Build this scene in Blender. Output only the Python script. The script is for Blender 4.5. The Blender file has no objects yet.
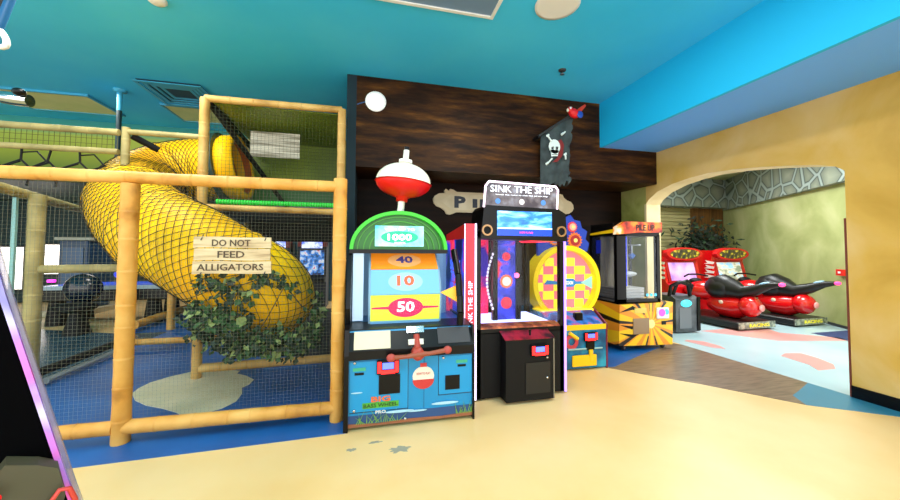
import bpy, math, random
from mathutils import Vector, Matrix
random.seed(7)
C = bpy.context.scene.collection
PI = math.pi

# ------------------------------------------------------------------ camera
F, YAW, PITCH, ROLL, CY, H = 344.07, .23348, .0363, .00583, 237.2, 1.6
def basis():
    cy, sy, cp, sp = math.cos(YAW), math.sin(YAW), math.cos(PITCH), math.sin(PITCH)
    f = Vector((sy*cp, cy*cp, sp)); r = Vector((cy, -sy, 0)); u = r.cross(f)
    c, s = math.cos(ROLL), math.sin(ROLL)
    return r*c+u*s, -r*s+u*c, f
RR, UU, FF = basis()
def ray(px, py): return RR*((px-450)/F)-UU*((py-CY)/F)+FF
def onY(px, py, y):
    d = ray(px, py); t = y/d.y; return Vector((d.x*t, y, H+d.z*t))
def onZ(px, py, z=0):
    d = ray(px, py); t = (z-H)/d.z; return Vector((d.x*t, d.y*t, z))
cam = bpy.data.cameras.new('camera'); co = bpy.data.objects.new('camera', cam); C.objects.link(co)
co.matrix_world = Matrix(((RR.x, UU.x, -FF.x, 0), (RR.y, UU.y, -FF.y, 0), (RR.z, UU.z, -FF.z, H), (0, 0, 0, 1)))
cam.sensor_width = 36; cam.lens = F/900*36; cam.shift_y = -(250-CY)/900; cam.clip_start = .02
bpy.context.scene.camera = co

# ------------------------------------------------------------------ materials
def lin(c):
    o = []
    for v in c[:3]:
        v /= 255
        o.append(v/12.92 if v <= .04045 else ((v+.055)/1.055)**2.4)
    return (*o, 1)
MC = {}
def mat(name, c=(128,128,128), rough=.5, metal=0, emit=0, ecol=None, coat=0, alpha=None, trans=0):
    if name in MC: return MC[name]
    m = bpy.data.materials.new(name); m.use_nodes = True
    b = m.node_tree.nodes['Principled BSDF']
    b.inputs['Base Color'].default_value = lin(c)
    b.inputs['Roughness'].default_value = rough; b.inputs['Metallic'].default_value = metal
    if emit:
        b.inputs['Emission Color'].default_value = lin(ecol or c); b.inputs['Emission Strength'].default_value = emit
    if coat: b.inputs['Coat Weight'].default_value = coat; b.inputs['Coat Roughness'].default_value = .08
    if alpha is not None: b.inputs['Alpha'].default_value = alpha
    if trans: b.inputs['Transmission Weight'].default_value = trans; b.inputs['IOR'].default_value = 1.05
    MC[name] = m; return m
def ramp_mat(name, cols, scale=3, stretch=(1,1,1), rough=.5, detail=5, emit=0, bump=0, kind='noise', metal=0, rot=(0,0,0), dist=0, coat=0, brough=.5):
    """cols: list of (pos, rgb)"""
    if name in MC: return MC[name]
    m = mat(name, rough=rough, metal=metal, coat=coat); nt = m.node_tree; N = nt.nodes; b = N['Principled BSDF']
    tc = N.new('ShaderNodeTexCoord'); mp = N.new('ShaderNodeMapping'); nt.links.new(tc.outputs['Object'], mp.inputs['Vector'])
    mp.inputs['Scale'].default_value = stretch; mp.inputs['Rotation'].default_value = rot
    if kind == 'noise':
        t = N.new('ShaderNodeTexNoise'); t.inputs['Scale'].default_value = scale; t.inputs['Detail'].default_value = detail
        t.inputs['Roughness'].default_value = brough; t.inputs['Distortion'].default_value = dist; out = t.outputs['Fac']
    elif kind == 'voro':
        t = N.new('ShaderNodeTexVoronoi'); t.feature = 'DISTANCE_TO_EDGE'; t.inputs['Scale'].default_value = scale; out = t.outputs['Distance']
    elif kind == 'wave':
        t = N.new('ShaderNodeTexWave'); t.inputs['Scale'].default_value = scale; t.inputs['Distortion'].default_value = dist; out = t.outputs['Fac']
    elif kind == 'grad':
        t = N.new('ShaderNodeSeparateXYZ'); nz = N.new('ShaderNodeTexNoise'); nz.inputs['Scale'].default_value = scale
        nt.links.new(mp.outputs['Vector'], t.inputs[0])
        ad = N.new('ShaderNodeMath'); ad.operation = 'MULTIPLY_ADD'; nt.links.new(nz.outputs['Fac'], ad.inputs[0]); ad.inputs[1].default_value = dist
        nt.links.new(t.outputs['Z'], ad.inputs[2]); out = ad.outputs[0]
    if kind != 'grad': nt.links.new(mp.outputs['Vector'], t.inputs['Vector'])
    r = N.new('ShaderNodeValToRGB'); nt.links.new(out, r.inputs['Fac'])
    el = r.color_ramp.elements
    while len(el) < len(cols): el.new(.5)
    for e, (p, c) in zip(el, cols): e.position = p; e.color = lin(c)
    nt.links.new(r.outputs['Color'], b.inputs['Base Color'])
    if emit: nt.links.new(r.outputs['Color'], b.inputs['Emission Color']); b.inputs['Emission Strength'].default_value = emit
    if bump:
        bp = N.new('ShaderNodeBump'); bp.inputs['Strength'].default_value = bump; bp.inputs['Distance'].default_value = .02
        nt.links.new(out, bp.inputs['Height']); nt.links.new(bp.outputs['Normal'], b.inputs['Normal'])
    return m

black = mat('black_plastic', (5,5,7), .3); satin = mat('satin_black', (7,7,9), .6)
for m_ in (black, satin): m_.node_tree.nodes['Principled BSDF'].inputs['Specular IOR Level'].default_value = .25
dkgrey = mat('dark_grey', (52,52,56), .5); white = mat('white_plastic', (235,233,228), .4)
chrome = mat('chrome', (200,200,205), .15, 1); steel = mat('steel', (150,152,155), .35, 1)
redp = mat('red_gloss', (205,10,18), .22, coat=.6); yellowp = mat('yellow_gloss', (250,200,20), .35)
bluep = mat('blue_panel', (20,140,190), .35); greenp = mat('green_gloss', (30,150,30), .3)
cream = mat('cream', (225,212,180), .5); ledw = mat('led_white', (225,215,255), .4, emit=2.2)
ledp = mat('led_purple', (170,130,255), .4, emit=1.7); redled = mat('led_red', (255,30,30), .4, emit=2.5)
scrb = mat('small_blue_screen', (90,110,255), .3, emit=1.5)
bamboo_m = ramp_mat('bamboo_foam', [(.25,(160,100,26)),(.42,(216,152,60)),(.7,(234,180,94))], 3.5, (1,1,1), .55, 6, bump=.25)
tower_m = ramp_mat('tower_bamboo', [(.25,(140,100,40)),(.45,(190,146,72)),(.7,(212,172,100))], 3.5, (1,1,1), .6, 6, bump=.25)
olive_m = ramp_mat('aged_bamboo', [(.3,(120,112,66)),(.7,(176,160,104))], 4, rough=.6)
glass = None
def glassmat():
    m = bpy.data.materials.new('clear_glass'); m.use_nodes = True; nt = m.node_tree; N = nt.nodes
    N.remove(N['Principled BSDF']); o = N['Material Output']
    t = N.new('ShaderNodeBsdfTransparent'); t.inputs[0].default_value = (.93,.95,.97,1)
    g = N.new('ShaderNodeBsdfGlossy'); g.inputs['Roughness'].default_value = .05; g.inputs['Color'].default_value = (.8,.85,.9,1)
    lw = N.new('ShaderNodeLayerWeight'); lw.inputs[0].default_value = .2
    fr = N.new('ShaderNodeMath'); fr.operation = 'MULTIPLY_ADD'; fr.inputs[1].default_value = .14; fr.inputs[2].default_value = .006; nt.links.new(lw.outputs['Facing'], fr.inputs[0])
    mx = N.new('ShaderNodeMixShader'); nt.links.new(fr.outputs[0], mx.inputs[0]); nt.links.new(t.outputs[0], mx.inputs[1]); nt.links.new(g.outputs[0], mx.inputs[2])
    nt.links.new(mx.outputs[0], o.inputs[0]); return m
glass = glassmat()

# ------------------------------------------------------------------ mesh builder (world coordinates)
class MB:
    def __init__(s): s.v = []; s.f = []; s.mi = []; s.cur = 0; s.smooth = []
    def add(s, vs, fs, sm=False):
        o = len(s.v); s.v += [Vector(v) for v in vs]
        for f in fs: s.f.append([i+o for i in f]); s.mi.append(s.cur); s.smooth.append(sm)
        return s
    def m(s, i): s.cur = i; return s
    def box(s, x0, x1, y0, y1, z0, z1, ch=0):
        if ch <= 0:
            vs = [(x,y,z) for z in (z0,z1) for y in (y0,y1) for x in (x0,x1)]
            return s.add(vs, [(0,2,3,1),(4,5,7,6),(0,1,5,4),(2,6,7,3),(0,4,6,2),(1,3,7,5)])
        # chamfered box as rounded prism + caps
        p = [(x0+ch,y0),(x1-ch,y0),(x1,y0+ch),(x1,y1-ch),(x1-ch,y1),(x0+ch,y1),(x0,y1-ch),(x0,y0+ch)]
        cx, cy = (x0+x1)/2, (y0+y1)/2
        def ins(q): return (q[0]+(ch if q[0]<cx else -ch), q[1]+(ch if q[1]<cy else -ch))
        rings = [[(*ins(q),z0) for q in p], [(*q,z0+ch) for q in p], [(*q,z1-ch) for q in p], [(*ins(q),z1) for q in p]]
        return s.rings(rings, True)
    def rings(s, rings, cap=True, closed=True, sm=False):
        n = len(rings[0]); vs = [v for r in rings for v in r]; fs = []
        for i in range(len(rings)-1):
            for j in range(n if closed else n-1):
                k = (j+1) % n; fs.append((i*n+j, i*n+k, (i+1)*n+k, (i+1)*n+j))
        s.add(vs, fs, sm)
        if cap:
            s.add(rings[0], [tuple(range(n))[::-1]]); s.add(rings[-1], [tuple(range(n))])
        return s
    def prism(s, pts, a0, a1, ax='y'):
        def P(p, a): return {'y':(p[0],a,p[1]), 'x':(a,p[0],p[1]), 'z':(p[0],p[1],a)}[ax]
        return s.rings([[P(p,a0) for p in pts], [P(p,a1) for p in pts]])
    def tube(s, pts, r, n=10, cap=True, sm=True, closed=False):
        pts = [Vector(p) for p in pts]; rs = r if isinstance(r, (list,tuple)) else [r]*len(pts)
        rings = []; up = None
        for i, p in enumerate(pts):
            a = pts[(i-1)%len(pts)] if (i > 0 or closed) else p; b = pts[(i+1)%len(pts)] if (i < len(pts)-1 or closed) else p
            d = (b-a).normalized()
            if up is None: up = Vector((0,0,1)) if abs(d.z) < .9 else Vector((0,1,0))
            x = up.cross(d).normalized(); up = d.cross(x).normalized()
            rings.append([p+x*(math.cos(2*PI*k/n)*rs[i])+up*(math.sin(2*PI*k/n)*rs[i]) for k in range(n)])
        if closed: rings.append(rings[0]); cap = False
        return s.rings(rings, cap, sm=sm)
    def lathe(s, prof, c, n=24, ax='z', sm=True):
        c = Vector(c); rings = []
        for r, h in prof:
            rg = []
            for k in range(n):
                a = 2*PI*k/n; u, w = math.cos(a)*r, math.sin(a)*r
                rg.append(c+Vector({'z':(u,w,h), 'y':(u,h,w), 'x':(h,u,w)}[ax]))
            rings.append(rg)
        return s.rings(rings, True, sm=sm)
    def ell(s, c, r, n=20, k=12, rot=None):
        c = Vector(c); rings = []
        for i in range(k+1):
            t = PI*i/k; t = min(max(t,.02),PI-.02)
            rg = []
            for j in range(n):
                a = 2*PI*j/n; v = Vector((math.sin(t)*math.cos(a)*r[0], math.sin(t)*math.sin(a)*r[1], -math.cos(t)*r[2]))
                if rot: v = rot @ v
                rg.append(c+v)
            rings.append(rg)
        return s.rings(rings, True, sm=True)
    def xf(s, M):
        s.v = [M @ v for v in s.v]; return s
def wloc(o):
    l = Vector((0,0,0))
    while o: l += o.location; o = o.parent
    return l
def obj(name, mb, mats, parent=None, base=None):
    me = bpy.data.meshes.new(name); o = bpy.data.objects.new(name, me); C.objects.link(o)
    if parent: o.parent = parent; off = wloc(parent)
    elif base is not None: off = Vector(base); o.location = off
    else:
        xs = [v.x for v in mb.v]; ys = [v.y for v in mb.v]; zs = [v.z for v in mb.v]
        off = Vector(((min(xs)+max(xs))/2, (min(ys)+max(ys))/2, min(zs))); o.location = off
    me.from_pydata([v-off for v in mb.v], [], mb.f)
    for m in (mats if isinstance(mats, (list,tuple)) else [mats]): me.materials.append(m)
    me.polygons.foreach_set('material_index', mb.mi); me.polygons.foreach_set('use_smooth', mb.smooth)
    me.update()
    import bmesh
    bm = bmesh.new(); bm.from_mesh(me); bmesh.ops.recalc_face_normals(bm, faces=bm.faces); bm.to_mesh(me); bm.free()
    return o
def tag(o, label=None, cat=None, group=None, kind=None):
    if label: o['label'] = label
    if cat: o['category'] = cat
    if group: o['group'] = group
    if kind: o['kind'] = kind
    return o
def thing(name, label, cat, loc=(0,0,0), group=None):
    o = bpy.data.objects.new(name, None); C.objects.link(o); o.location = loc; o.empty_display_size = .1
    return tag(o, label, cat, group)
def struct(name, mb, m, label=None, parent=None):
    o = obj(name, mb, m, parent, base=None if parent else (0,0,0))
    if not parent: o['kind'] = 'structure'
    if label: o['label'] = label
    return o
def B(*a, **k): return MB().box(*a, **k)
def text(name, s, c, w, h, m, parent, th=.004, ax='-y', bold=.0, vert=None):
    """lettering centred at c, w wide, h high, facing ax; as a mesh part"""
    cu = bpy.data.curves.new('t', 'FONT'); cu.body = s; cu.align_x = 'CENTER'; cu.align_y = 'CENTER'
    cu.extrude = .02; cu.offset = bold; cu.resolution_u = 2; cu.space_line = .85
    t = bpy.data.objects.new('t', cu); C.objects.link(t); bpy.context.view_layer.update()
    me = bpy.data.meshes.new_from_object(t.evaluated_get(bpy.context.evaluated_depsgraph_get()))
    bpy.data.objects.remove(t); bpy.data.curves.remove(cu)
    vs = [v.co.copy() for v in me.vertices]; fs = [tuple(p.vertices) for p in me.polygons]; bpy.data.meshes.remove(me)
    x0, x1 = min(v.x for v in vs), max(v.x for v in vs); y0, y1 = min(v.y for v in vs), max(v.y for v in vs)
    mb = MB(); out = []; c = Vector(c)
    if isinstance(ax, str):
        X, U, Nn = {'-y':((1,0,0),(0,0,1),(0,-1,0)), '-x':((0,-1,0),(0,0,1),(-1,0,0)), 'up':((0,0,1),(-1,0,0),(0,-1,0))}[ax]
    else: X, U, Nn = ax
    X, U, Nn = Vector(X), Vector(U), Vector(Nn)
    for v in vs:
        a = (v.x-(x0+x1)/2)/(x1-x0)*w; b = (v.y-(y0+y1)/2)/(y1-y0)*h; d = (v.z/.04)*th
        out.append(c+X*a+U*b+Nn*d)
    mb.add(out, fs)
    return obj(name, mb, m, parent)
def disc(c, r, y0, y1, n=28, rz=None):
    return MB().prism([(c[0]+math.cos(2*PI*k/n)*r, c[1]+math.sin(2*PI*k/n)*(rz or r)) for k in range(n)], y0, y1)
def gear(c, r, y0, y1, teeth=14, d=.16):
    pts = []
    for k in range(teeth*4):
        rr = r if k % 4 < 2 else r*(1-d); a = 2*PI*(k+.5)/(teeth*4); pts.append((c[0]+math.cos(a)*rr, c[1]+math.sin(a)*rr))
    return MB().prism(pts, y0, y1)
def ringY(c, r0, r1, y0, y1, n=32, a0=0, a1=2*PI, mb=None):
    mb = mb or MB(); rg = []
    for k in range(n+1):
        a = a0+(a1-a0)*k/n; ca, sa = math.cos(a), math.sin(a)
        rg.append([(c[0]+ca*r0,y0,c[1]+sa*r0),(c[0]+ca*r1,y0,c[1]+sa*r1),(c[0]+ca*r1,y1,c[1]+sa*r1),(c[0]+ca*r0,y1,c[1]+sa*r0)])
    return mb.rings(rg, True)

# ================================================================== SETTING
floor_m = ramp_mat('beige_concrete', [(.3,(230,188,120)),(.5,(236,200,138)),(.7,(240,208,152))], .9, rough=.42, detail=8)
blue_m = ramp_mat('blue_floor_paint', [(.3,(0,80,150)),(.7,(2,100,176))], 1.5, rough=.45)
def poly(name, pts, z, m, base=-.02):
    return struct(name, MB().prism([tuple(p) for p in pts], base, z, 'z'), m)
poly('floor', [(-13,-2.2),(5.4,-2.2),(5.4,13),(-13,13)], 0, floor_m, -.2)
poly('floor', [(-3.7,3.07),(-.17,3.17),(-.17,9.2),(-4.35,12),(-4.45,7.7),(-3.7,7.7)], .003, blue_m)
poly('floor', [(-8,4.6),(-3.7,4.6),(-3.7,7.7),(-4.45,7.7),(-6.6,8.6),(-8,8.4)], .003, ramp_mat('dark_teal_floor', [(.3,(38,74,92)),(.7,(70,98,108))], .8, rough=.25))
isl = [tuple(onZ(*p))[:2] for p in [(132,394),(138,389),(150,383),(170,377),(192,372),(215,370),(240,371),(237,374),(246,376),(254,380),(249,385),(242,388),(242,394),(236,402),(222,409),(200,415),(182,416),(176,413),(162,409),(146,406),(135,401)]][::-1]
poly('floor', isl, .006, ramp_mat('sand_island_paint', [(.3,(214,204,168)),(.7,(232,222,190))], 3, rough=.6))
plank_m = ramp_mat('plank_vinyl', [(.3,(96,76,60)),(.5,(128,106,86)),(.75,(150,128,104))], 3, (1.2,9,1), .3, 6)
poly('floor', [(3.22,4.12),(3.54,3.76),(3.915,3.394),(4.196,3.037),(4.475,2.693),(4.62,2.9),(4.85,2.98),(5.245,3.131),(5.245,4.84),(4.9,5.4),(3.5,5.4),(3.3,4.3)], .003, plank_m)
poly('floor', [(3.0,4.2),(3.32,4.14),(4.1,4.52),(4.95,4.9),(4.8,5.2),(3.2,5.2)], .006, blue_m)
poly('floor', [(4.475,2.693),(4.785,2.487),(5.054,2.298),(5.245,2.18),(5.245,3.131),(4.85,2.98),(4.62,2.9)], .003, mat('teal_floor_paint', (48,128,158), .35))
poly('floor', [(-1.75,5.7),(-.2,5.4),(-.2,9.8),(-1.9,9.8)], .006, mat('navy_painted_shade', (12,24,36), .8))  # navy patch paints the shading behind the tower onto the floor
# alcove floor
afl = ramp_mat('pale_blue_floor', [(.3,(166,196,206)),(.7,(186,212,220))], .7, rough=.25)
poly('floor', [(5.245,2.3),(14,2.3),(14,11),(5.245,11)], .002, afl, -.2)
pinkf = mat('pink_floor_paint', (214,150,148), .35)
poly('floor', [(5.93,3.42),(6.1,3.62),(6.19,4.02),(6.4,4.1),(6.65,4.05),(6.6,3.8),(6.45,3.55),(6.25,3.42)], .005, pinkf)
poly('floor', [(5.5,5.05),(5.62,5.1),(5.8,4.95),(5.8,4.65),(5.72,4.5),(5.58,4.6)], .005, pinkf)
poly('floor', [(6.5,5.6),(7.2,4.69),(7.9,4.55),(8.45,4.42),(8.55,4.62),(7.9,5.15),(8.2,5.7)], .005, pinkf)
poly('floor', [(8.42,4.42),(8.75,4.2),(9.3,4.4),(9.7,5.0),(8.5,5.0)], .005, mat('navy_floor_paint', (34,52,110), .4))
def stain(cx, cy, rx, ry, label, seed):
    rnd = random.Random(seed); n = 26; pts = []
    for k in range(n):
        a = 2*PI*k/n; q = rnd.uniform(.6,1.25); pts.append((cx+math.cos(a)*rx*q, cy+math.sin(a)*ry*q))
    tag(obj('floor_stain', MB().prism(pts, -.001, .0015, 'z'), mat('worn_grey_patch', (150,148,128), .7)), label, 'floor stain')
stain(.27,2.83,.085,.045,'largest worn grey patch in the beige floor before the fishing wheel game',1)
stain(.08,2.975,.05,.018,'small grey scuff just under the front edge of the fishing wheel game',2)
stain(-.11,2.905,.04,.02,'faint grey scuff nearest the blue floor paint',5)

# ceilings
ceil_m = ramp_mat('ceiling_blue_paint', [(.3,(44,188,244)),(.7,(76,208,250))], .5, rough=.7)
CZ = 4.23
struct('ceiling', B(-13,4.0,-4,8.6,CZ,CZ+.1), ceil_m)
struct('trim_1', B(4.0,4.05,-4,5.3,3.44,CZ), mat('step_cyan_paint', (0,178,232), .7), 'cyan vertical face of the ceiling step')
struct('ceiling', B(4.05,5.5,-4,5.3,3.44,3.5), mat('low_ceiling_paint', (96,170,255), .6), 'lower blue ceiling along the right wall')

# wooden bulkhead and back wall
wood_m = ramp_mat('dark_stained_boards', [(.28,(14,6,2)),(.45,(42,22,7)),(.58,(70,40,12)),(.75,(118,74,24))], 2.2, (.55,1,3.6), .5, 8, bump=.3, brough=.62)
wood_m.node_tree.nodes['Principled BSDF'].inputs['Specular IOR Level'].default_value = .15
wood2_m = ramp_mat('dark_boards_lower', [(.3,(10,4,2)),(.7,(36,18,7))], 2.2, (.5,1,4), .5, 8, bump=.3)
struct('trim_2', B(-.2,4.0,5.3,6.2,2.84,CZ-.001), wood_m, 'tall dark wooden bulkhead above the machines')
struct('trim_2', B(4.001,5.21,5.3,6.2,2.84,3.439), wood_m, 'lower right end of the dark wooden bulkhead')
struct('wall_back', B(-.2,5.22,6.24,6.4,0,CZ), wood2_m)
struct('wall_back', B(-.34,-.2,5.3,10,0,CZ), mat('dark_teal_paint', (2,34,44), .8))
wood2_m.node_tree.nodes['Principled BSDF'].inputs['Specular IOR Level'].default_value = .1
# right wall with arch
wall_m = ramp_mat('mottled_ochre_plaster', [(.28,(184,144,52)),(.42,(206,166,76)),(.55,(216,182,112)),(.72,(222,192,146))], .8, (1,1,1), .45, 7, dist=.6)
olv_m = ramp_mat('mottled_olive_plaster', [(.3,(112,120,48)),(.5,(150,156,80)),(.7,(178,176,112))], 1.6, rough=.6, detail=7, dist=.6)
arch = [(5.57,2.5),(5.5,2.585),(5.3,2.70),(4.98,2.786),(4.65,2.825),(4.32,2.838),(3.95,2.81),(3.577,2.76),(3.25,2.70),(2.97,2.643),(2.80,2.585),(2.72,2.52)]
XW, XO = 5.22, 5.55
w = MB()
for a, b in zip(arch[:-1], arch[1:]):
    w.add([(XW,a[0],a[1]),(XW,b[0],b[1]),(XW,b[0],3.44),(XW,a[0],3.44)], [(0,1,2,3)])
    w.add([(XO,a[0],a[1]),(XO,b[0],b[1]),(XO,b[0],3.44),(XO,a[0],3.44)], [(0,1,2,3)])
w.box(XW,XO,-4,2.72,0,3.44)
struct('wall_right', w, wall_m)
struct('wall_right', B(XW,XO,5.58,10,0,3.44), olv_m, 'olive painted end of the right wall under the bulkhead')
rv = MB(); full = [(5.57,0)]+arch+[(2.72,0)]
for a, b in zip(full[:-1], full[1:]):
    rv.add([(XW,a[0],a[1]),(XO,a[0],a[1]),(XO,b[0],b[1]),(XW,b[0],b[1])], [(0,1,2,3)])
rv.box(XW-.012,XW,5.55,5.6,0,2.5)
struct('trim_3', rv, ramp_mat('cream_plaster', [(.3,(214,192,140)),(.7,(232,214,168))], 2, rough=.6), 'cream reveal lining the arch')
struct('baseboard_right', B(XW-.015,XW,-2.2,2.72,0,.13), black)
struct('trim_5', B(XW-.012,XO,2.722,2.735,0,1.98), mat('brown_corner_guard', (110,50,40), .5), 'brown corner strip on the right edge of the arch')
# alcove
green_m = ramp_mat('mottled_green_plaster', [(.3,(146,154,92)),(.5,(174,180,120)),(.72,(200,202,150))], .9, rough=.7, detail=6, dist=.5)
A0, A1 = Vector((8.25,2.7,0)), Vector((12.57,9.93,0)); nrm = Vector((.86,-.51,0))*.15
struct('wall_alcove_right', MB().rings([[A0,A1,A1+nrm,A0+nrm],[v+Vector((0,0,4.1)) for v in (A0,A1,A1+nrm,A0+nrm)]]), green_m)
struct('baseboard_alcove', MB().rings([[A0-nrm*.1,A1-nrm*.1,A1,A0],[v+Vector((0,0,.06)) for v in (A0-nrm*.1,A1-nrm*.1,A1,A0)]]), dkgrey)
stone_m = ramp_mat('rock_paint', [(0,(160,174,170)),(.05,(146,160,154)),(.08,(60,70,66)),(.13,(122,130,116)),(.5,(156,162,142))], 1.9, (1,1,1.1), .7, kind='voro')
struct('ceiling', B(XO,14,2.3,10.3,4.1,4.2), green_m, 'ceiling of the alcove')
bA, bB = Vector((8.25,2.7,0))-nrm*1.2, Vector((12.4,9.6,0))-nrm*.8
struct('trim_4', MB().rings([[v+Vector((0,0,z)) for v in (bA,bB,bB+nrm*3,bA+nrm*3)] for z in (3.05,4.1)]), stone_m, 'band painted as grey rocks above the green alcove wall')
struct('trim_4', B(XO,12.3,9.45,9.95,3.12,4.1), stone_m, 'band painted as grey rocks above the reed siding')
bs = MB()
bs.box(XO,11.15,9.96,10.0,0,3.3)
for k in range(26):
    z = k*.125; bs.box(XO,11.15,9.9,9.96,z+.006,z+.119,ch=.012)
struct('wall_alcove_back', bs, ramp_mat('reed_siding', [(.3,(150,142,92)),(.7,(200,190,138))], 3, (.4,1,8), .6))
struct('wall_alcove_back', B(11.15,12.57,9.8,10.0,0,3.15), ramp_mat('brown_wood_panel', [(.3,(78,48,20)),(.7,(130,88,42))], 3, (5,1,.5), .6))
# far left region behind the play structure
mural = ramp_mat('green_mural_paint', [(0,(40,66,18)),(.25,(84,112,22)),(.5,(150,160,40)),(.75,(172,186,70)),(.85,(60,158,138)),(1,(30,138,140))], .7, (1,1,.42), .6, kind='grad', dist=.35)
# ramp runs over height: object Z*.42 (z 2.95..4.23 -> 1.24..1.78) shifted into 0..1 below
for n_ in mural.node_tree.nodes:
    if n_.type == 'MAPPING': n_.inputs['Scale'].default_value = (1,1,.62); n_.inputs['Location'].default_value = (0,0,-1.85)
struct('wall_left', B(-13,-.34,8.6,8.75,2.95,CZ), mural, 'green painted bulkhead behind the play structure')
dkt = ramp_mat('dark_teal_wall', [(.3,(16,40,46)),(.7,(46,74,76))], .6, rough=.6)
struct('ceiling', B(-13,-.2,8.75,13,2.95,3.05), ramp_mat('teal_ceiling_painted_bounce', [(.35,(26,58,62)),(.6,(60,92,92)),(.75,(150,140,116))], .7, rough=.4), 'low dim ceiling at the far left')  # beige patches put lamp bounce into the ceiling colour
struct('wall_left', B(-13,-.2,12.6,12.75,0,3), dkt)
struct('wall_left', B(-13,-12.85,4,13,0,CZ), mat('grey_teal_paint', (96,120,120), .6))
def window(cx, cz, w_, h_, y):
    o = obj('window_1', B(cx-w_/2-.05,cx+w_/2+.05,y-.06,y,cz-h_/2-.05,cz+h_/2+.05), dkgrey, base=(cx,y,cz-h_/2)); o['kind'] = 'structure'
    obj('pane', B(cx-w_/2,cx+w_/2,y-.07,y-.06,cz-h_/2,cz+h_/2), mat('daylit_pane', (255,246,236), .3, emit=2.2), o)
window(-10.1,.95+.05,.9,1.2,12.55); window(-9.1,1.25,.65,.85,12.55)

# ================================================================== CEILING FITTINGS
def ceiling_box(name, label, x0, x1, y0, y1, frame, face, cat='ceiling light', z=CZ, grp=None):
    t = thing(name, label, cat, ((x0+x1)/2,(y0+y1)/2,z-.03), grp); mb = MB(); e = .035
    mb.box(x0,x1,y0,y0+e,z-.035,z); mb.box(x0,x1,y1-e,y1,z-.035,z); mb.box(x0,x0+e,y0+e,y1-e,z-.035,z); mb.box(x1-e,x1,y0+e,y1-e,z-.035,z)
    obj('frame', mb, frame, t); obj('diffuser', B(x0+e,x1-e,y0+e,y1-e,z-.02,z-.001), face, t); return t
tanp = ramp_mat('tan_diffuser', [(.3,(206,204,134)),(.7,(228,220,156))], 2, rough=.5)
skyf = mat('sky_blue_metal', (60,165,205), .5)
ceiling_box('ceiling_light', 'wide tan rectangular ceiling panel at the far left', -6.2,-4.72,7.1,8.06, skyf, tanp)
ceiling_box('ceiling_light', 'tan ceiling panel just behind the louvred air vent', -3.72,-2.75,7.2,8.06, skyf, tanp)
ceiling_box('ceiling_light', 'grey ceiling panel with white frame at the top edge above the dark wood', -.1,1.33,2.6,3.58, white, mat('grey_blue_lens', (112,140,170), .4))
vt = thing('air_vent', 'sky blue louvred air vent in the ceiling near the bamboo tower', 'vent', (-3.1,6.65,CZ-.05))
vm = MB()
for k in range(4):
    e = .08*k; x0, x1, y0, y1 = -3.58+e, -2.64-e, 6.2+e, 7.14-e; zt = CZ-.05+.012*k; q = .05
    for (a0,a1,b0,b1) in ((x0,x1,y0,y0+q),(x0,x1,y1-q,y1),(x0,x0+q,y0+q,y1-q),(x1-q,x1,y0+q,y1-q)): vm.box(a0,a1,b0,b1,zt,zt+.012)
obj('louvre', vm, skyf, vt); obj('backing', B(-3.55,-2.67,6.23,7.11,CZ-.006,CZ-.001), mat('vent_dark_metal', (22,60,84), .6), vt)  # plain dark blue plate behind the louvres
rl = thing('downlight', 'round recessed ceiling lamp with white rim at the top edge', 'ceiling light', (1.93,3.22,CZ-.02))
obj('trim_ring', MB().lathe([(.2,0),(.235,0),(.235,-.02),(.2,-.02)], (1.93,3.22,CZ), 32), white, rl)
obj('lens', MB().lathe([(.2,0),(.2,-.012),(.1,-.014)], (1.93,3.22,CZ), 32), mat('warm_lens', (206,190,130), .5, emit=.25), rl)
o = obj('smoke_detector', MB().lathe([(.09,0),(.09,-.02),(.06,-.045),(.02,-.05)], (-2.21,4.17,CZ), 24), white); tag(o, 'small white round detector on the ceiling at the top left', 'smoke detector')
sp = thing('fire_sprinkler', 'small dark sprinkler head on the blue ceiling right of centre', 'sprinkler', (2.72,4.42,CZ-.05))
obj('escutcheon', MB().lathe([(.055,0),(.05,-.015),(.02,-.02)], (2.72,4.42,CZ), 20), dkgrey, sp)
obj('deflector', MB().lathe([(.012,-.02),(.012,-.06),(.035,-.062),(.03,-.068)], (2.72,4.42,CZ), 16), steel, sp)
sd = thing('wall_speaker', 'white round speaker disc at upper left of the dark wood bulkhead', 'light', (.083,5.25,3.83))
obj('speaker_disc', MB().lathe([(.05,0),(.15,-.01),(.155,-.03),(.12,-.045),(.03,-.05)], (.083,5.29,3.84), 28, 'y'), mat('white_glow_disc', (245,244,238), .4, emit=.25), sd)  # speaker disc, not a lamp; its faint glow is added
obj('cable', MB().tube([(-.06,5.28,3.83),(-.14,5.285,3.8),(-.19,5.29,3.78)], .008, 6), mat('blue_cable', (40,90,140), .5), sd)
pp = thing('ceiling_pipe', 'thin upright pipe, pale blue above and black below, at the left', 'pipe', (-4.06,6.77,2.6))
obj('flange', MB().lathe([(.09,0),(.09,-.03),(.04,-.05)], (-4.06,6.77,CZ), 16), skyf, pp)
obj('upper_pipe', MB().tube([(-4.06,6.77,CZ-.03),(-4.06,6.77,3.86)], .035, 12), skyf, pp)
obj('lower_pipe', MB().tube([(-4.06,6.77,3.88),(-4.06,6.77,2.5)], .036, 12), mat('pipe_dark', (24,48,56), .4), pp)
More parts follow.
